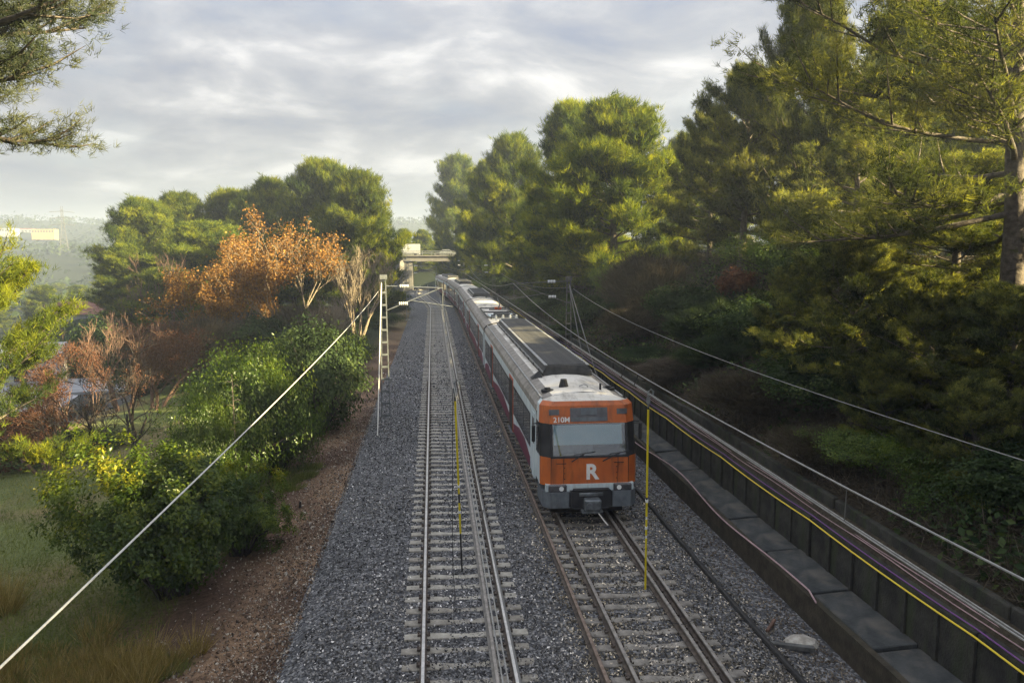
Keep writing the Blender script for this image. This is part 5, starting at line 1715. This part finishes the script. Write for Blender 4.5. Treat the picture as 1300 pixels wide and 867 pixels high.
spots = []
rs_ = random.Random(8)
for k in range(46):
    px, py = rs_.uniform(-60, 150), rs_.uniform(790, 900)
    q = at(px, py, 15.0)
    yy_ = 14.2 + 3.4 * (900 - py) / 110 * rs_.uniform(0.7, 1.2)
    q = at(px, py, yy_)
    spots.append((q.x, yy_, rs_.uniform(0.2, 0.5), 110, rs_.uniform(0.22, 0.5)))
for k in range(12):
    q = at(rs_.uniform(90, 210), 0, 16.2)
    spots.append((q.x, 16.0 + rs_.uniform(-0.8, 0.8), 0.22, 70, rs_.uniform(0.4, 0.8)))
for px, Yq in ((-4, 21), (8, 20.5)):
    spots.append((at(px, 760, Yq).x, Yq, 0.25, 120, 1.0))
dry_tufts(spots, 'dry_grass', 'tall straw-coloured dry grass in the close corner of the meadow')
spots = [(at(375, 560, 30).x + rs_.uniform(-0.8, 0.6), 29.5 + rs_.uniform(-1.2, 1.6), 0.3, 120, 0.25) for _ in range(18)]
spots += [(at(205, 825, 16.2).x + rs_.uniform(-0.7, 0.5), 16.0 + rs_.uniform(-0.4, 0.5), 0.2, 80, 0.2) for _ in range(10)]
dry_tufts(spots, 'green_grass', 'fresh green grass tufts at the edge of the dirt strip', 'meadow_grass')

# ------------------------------------------------------------------ far side of the valley
def block(name, px, py_top, Y, w, d, h, wallm, roofm, label, rz=0.0, gable=True, win=0, group='buildings down in the valley'):
    p = at(px, py_top, Y)
    t = empty(name, (p.x, Y, p.z - h), rz, label, 'building', group)
    hb = h * (0.78 if gable else 0.94)
    MB().box((0, 0, hb / 2 - 3), (w, d, hb + 6)).build('walls', wallm, t)
    if gable:
        MB().poly([(-w / 2 - 0.3, -d / 2 - 0.3, hb), (w / 2 + 0.3, -d / 2 - 0.3, hb), (w / 2 + 0.3, d / 2 + 0.3, hb), (-w / 2 - 0.3, d / 2 + 0.3, hb), (-w / 2 - 0.3, 0, h), (w / 2 + 0.3, 0, h)],
                  [(0, 1, 5, 4), (2, 3, 4, 5), (0, 4, 3), (1, 2, 5), (0, 3, 2, 1)]).build('roof', roofm, t)
    else:
        MB().box((0, 0, hb + 0.12), (w + 0.4, d + 0.4, 0.24)).build('roof', roofm, t)
    for i in range(win):
        MB().box((-w / 2 + (i + 0.5) * w / win, -d / 2 - 0.02, hb * 0.55), (w / win * 0.55, 0.12, hb * 0.35)).build('window', 'window_dark', t)
    return t


block('shed', 20, 436, 78, 8, 7, 4.5, 'white_wall', 'grey_roof', 'white-roofed shed seen through the pine sprays', 0.25, True, 4)
block('warehouse', 118, 462, 92, 11, 9, 5, 'white_wall', 'grey_roof', 'pale warehouse behind the dark bare tree', -0.15, True, 5)
block('shed', 92, 488, 74, 12, 8, 5, 'white_wall', 'grey_roof', 'low pale shed under the warehouse', 0.2, False, 4)
block('shed', 105, 562, 48, 5.5, 4, 3, 'blue_shed', 'blue_shed', 'small blue-grey hut at the far edge of the meadow', 0.1, True, 1)
block('house', 135, 382, 130, 13, 9, 8, 'white_wall', 'red_roof', 'red-roofed house by the foot of the pines', 0.3, True, 4)
block('house', 25, 500, 62, 9, 7, 5, 'white_wall', 'grey_roof', 'grey-roofed house behind the reddish shrub', -0.2, True, 3)
gh = 'buildings on the far hill'
block('apartment_building', 57, 291, 900, 22, 14, 5.5, 'ochre_wall', 'ochre_wall', 'sunlit yellow building on the far hill', 0.1, False, 8, gh)
block('apartment_building', 8, 290, 920, 20, 14, 5, 'white_wall', 'white_wall', 'white building on the far hill at the picture edge', 0.0, False, 7, gh)
block('apartment_building', 34, 290, 960, 16, 12, 6, 'white_wall', 'red_roof', 'small white building between the two far hill blocks', 0.0, True, 4, gh)

# power pylon
pp = at(82, 322, 600)
pt = at(81, 262, 600)
hp_ = pt.z - pp.z
py_ = empty('power_pylon', (pp.x, 600, pp.z - 2), 0.5, 'tall steel lattice power pylon in the misty valley', 'pylon')
legm = MB()
for sx in (-1, 1):
    for sy in (-1, 1):
        legm.tube([(sx * 3.2, sy * 3.2, 0), (sx * 1.0, sy * 1.0, hp_ * 0.62), (sx * 0.5, sy * 0.5, hp_ + 2)], [0.24, 0.18, 0.12], 4)
legm.build('tower_legs', 'dark_steel', py_)
brm = MB()
for i in range(12):
    za, zb = hp_ * i / 12, hp_ * (i + 1) / 12
    wa = 3.2 + (1.0 - 3.2) * min(za / (hp_ * 0.62), 1) if za < hp_ * 0.62 else 1.0 - 0.5 * (za / hp_ - 0.62) / 0.38
    wb = 3.2 + (1.0 - 3.2) * min(zb / (hp_ * 0.62), 1) if zb < hp_ * 0.62 else 1.0 - 0.5 * (zb / hp_ - 0.62) / 0.38
    for s in (-1, 1):
        brm.tube([(-wa, s * wa, za), (wb, s * wb, zb)], 0.09, 3).tube([(wa, s * wa, za), (-wb, s * wb, zb)], 0.09, 3)
        brm.tube([(s * wa, -wa, za), (s * wb, wb, zb)], 0.09, 3).tube([(s * wa, wa, za), (s * wb, -wb, zb)], 0.09, 3)
brm.build('bracing', 'dark_steel', py_)
for zq in (0.66, 0.80, 0.93):
    MB().tube([(-8, 0, hp_ * zq), (0, 0, hp_ * zq + 0.9), (8, 0, hp_ * zq)], 0.2, 4).build('cross_arm', 'dark_steel', py_)

# far-off wood on the hill: one mass
n = 7000
hx = rg.uniform(-1400, 500, n)
hy = 230 + 1170 * rg.random(n) ** 1.2
k = (vnoise(hx, hy, 110, 41) > 0.22) & ((hx < -60) | (hy > 420)) & ~((np.abs(hx - at(45, 290, 900).x) < 55) & (np.abs(hy - 890) < 60))
hx, hy = hx[k], hy[k]
n = len(hx)
hz_ = height(hx, hy)
hs_ = rg.uniform(4, 8, n)
per = 12
o_ = np.repeat(np.stack([hx, hy, hz_], 1), per, 0) + rg.normal(0, 1, (n * per, 3)) * np.repeat(hs_, per)[:, None] * np.array([0.45, 0.45, 0.3]) + np.array([0, 0, 3.5])
v, f, t = leaves(o_, np.tile([0, -0.3, 0.9], (len(o_), 1)), 3.4, 2.6, rg, np.repeat(rg.normal(0.4, 0.2, n), per))
tag(link('far_wood', np_mesh('far_wood', v, f, 'dark_leaves', tint=t)), 'distant wood covering the far hillside in haze', 'wood', kind='stuff')
# trees scattered down the misty valley, past the roofs
rv = random.Random(19)
for k in range(30):
    Y = rv.uniform(150, 420)
    X = Y * rv.uniform(-0.66, -0.40)
    if X > -40:
        continue
    hh_ = rv.uniform(6.5, 9.5) * 1.0
    plant((PA, PB, PC)[k % 3], 'valley_tree', X, Y, hh_, hh_ * rv.uniform(0.42, 0.62), 'hazy tree among others down in the misty valley', 'tree', 'hazy trees down in the valley')

# ------------------------------------------------------------------ hazy air
m = bpy.data.materials.new('haze'); m.use_nodes = True
m.node_tree.nodes.remove(m.node_tree.nodes['Principled BSDF'])
pv2 = m.node_tree.nodes.new('ShaderNodeVolumePrincipled')
pv2.inputs['Color'].default_value = (0.52, 0.61, 0.79, 1)
pv2.inputs['Density'].default_value = 0.00065
pv2.inputs['Anisotropy'].default_value = 0.2
m.node_tree.links.new(pv2.outputs[0], m.node_tree.nodes['Material Output'].inputs['Volume'])
MATS['haze'] = m
hz = MB().box((-200, 820, 30), (2640, 1790, 96)).build('haze', 'haze')
tag(hz, 'pale morning haze filling the valley air', 'haze', kind='stuff')
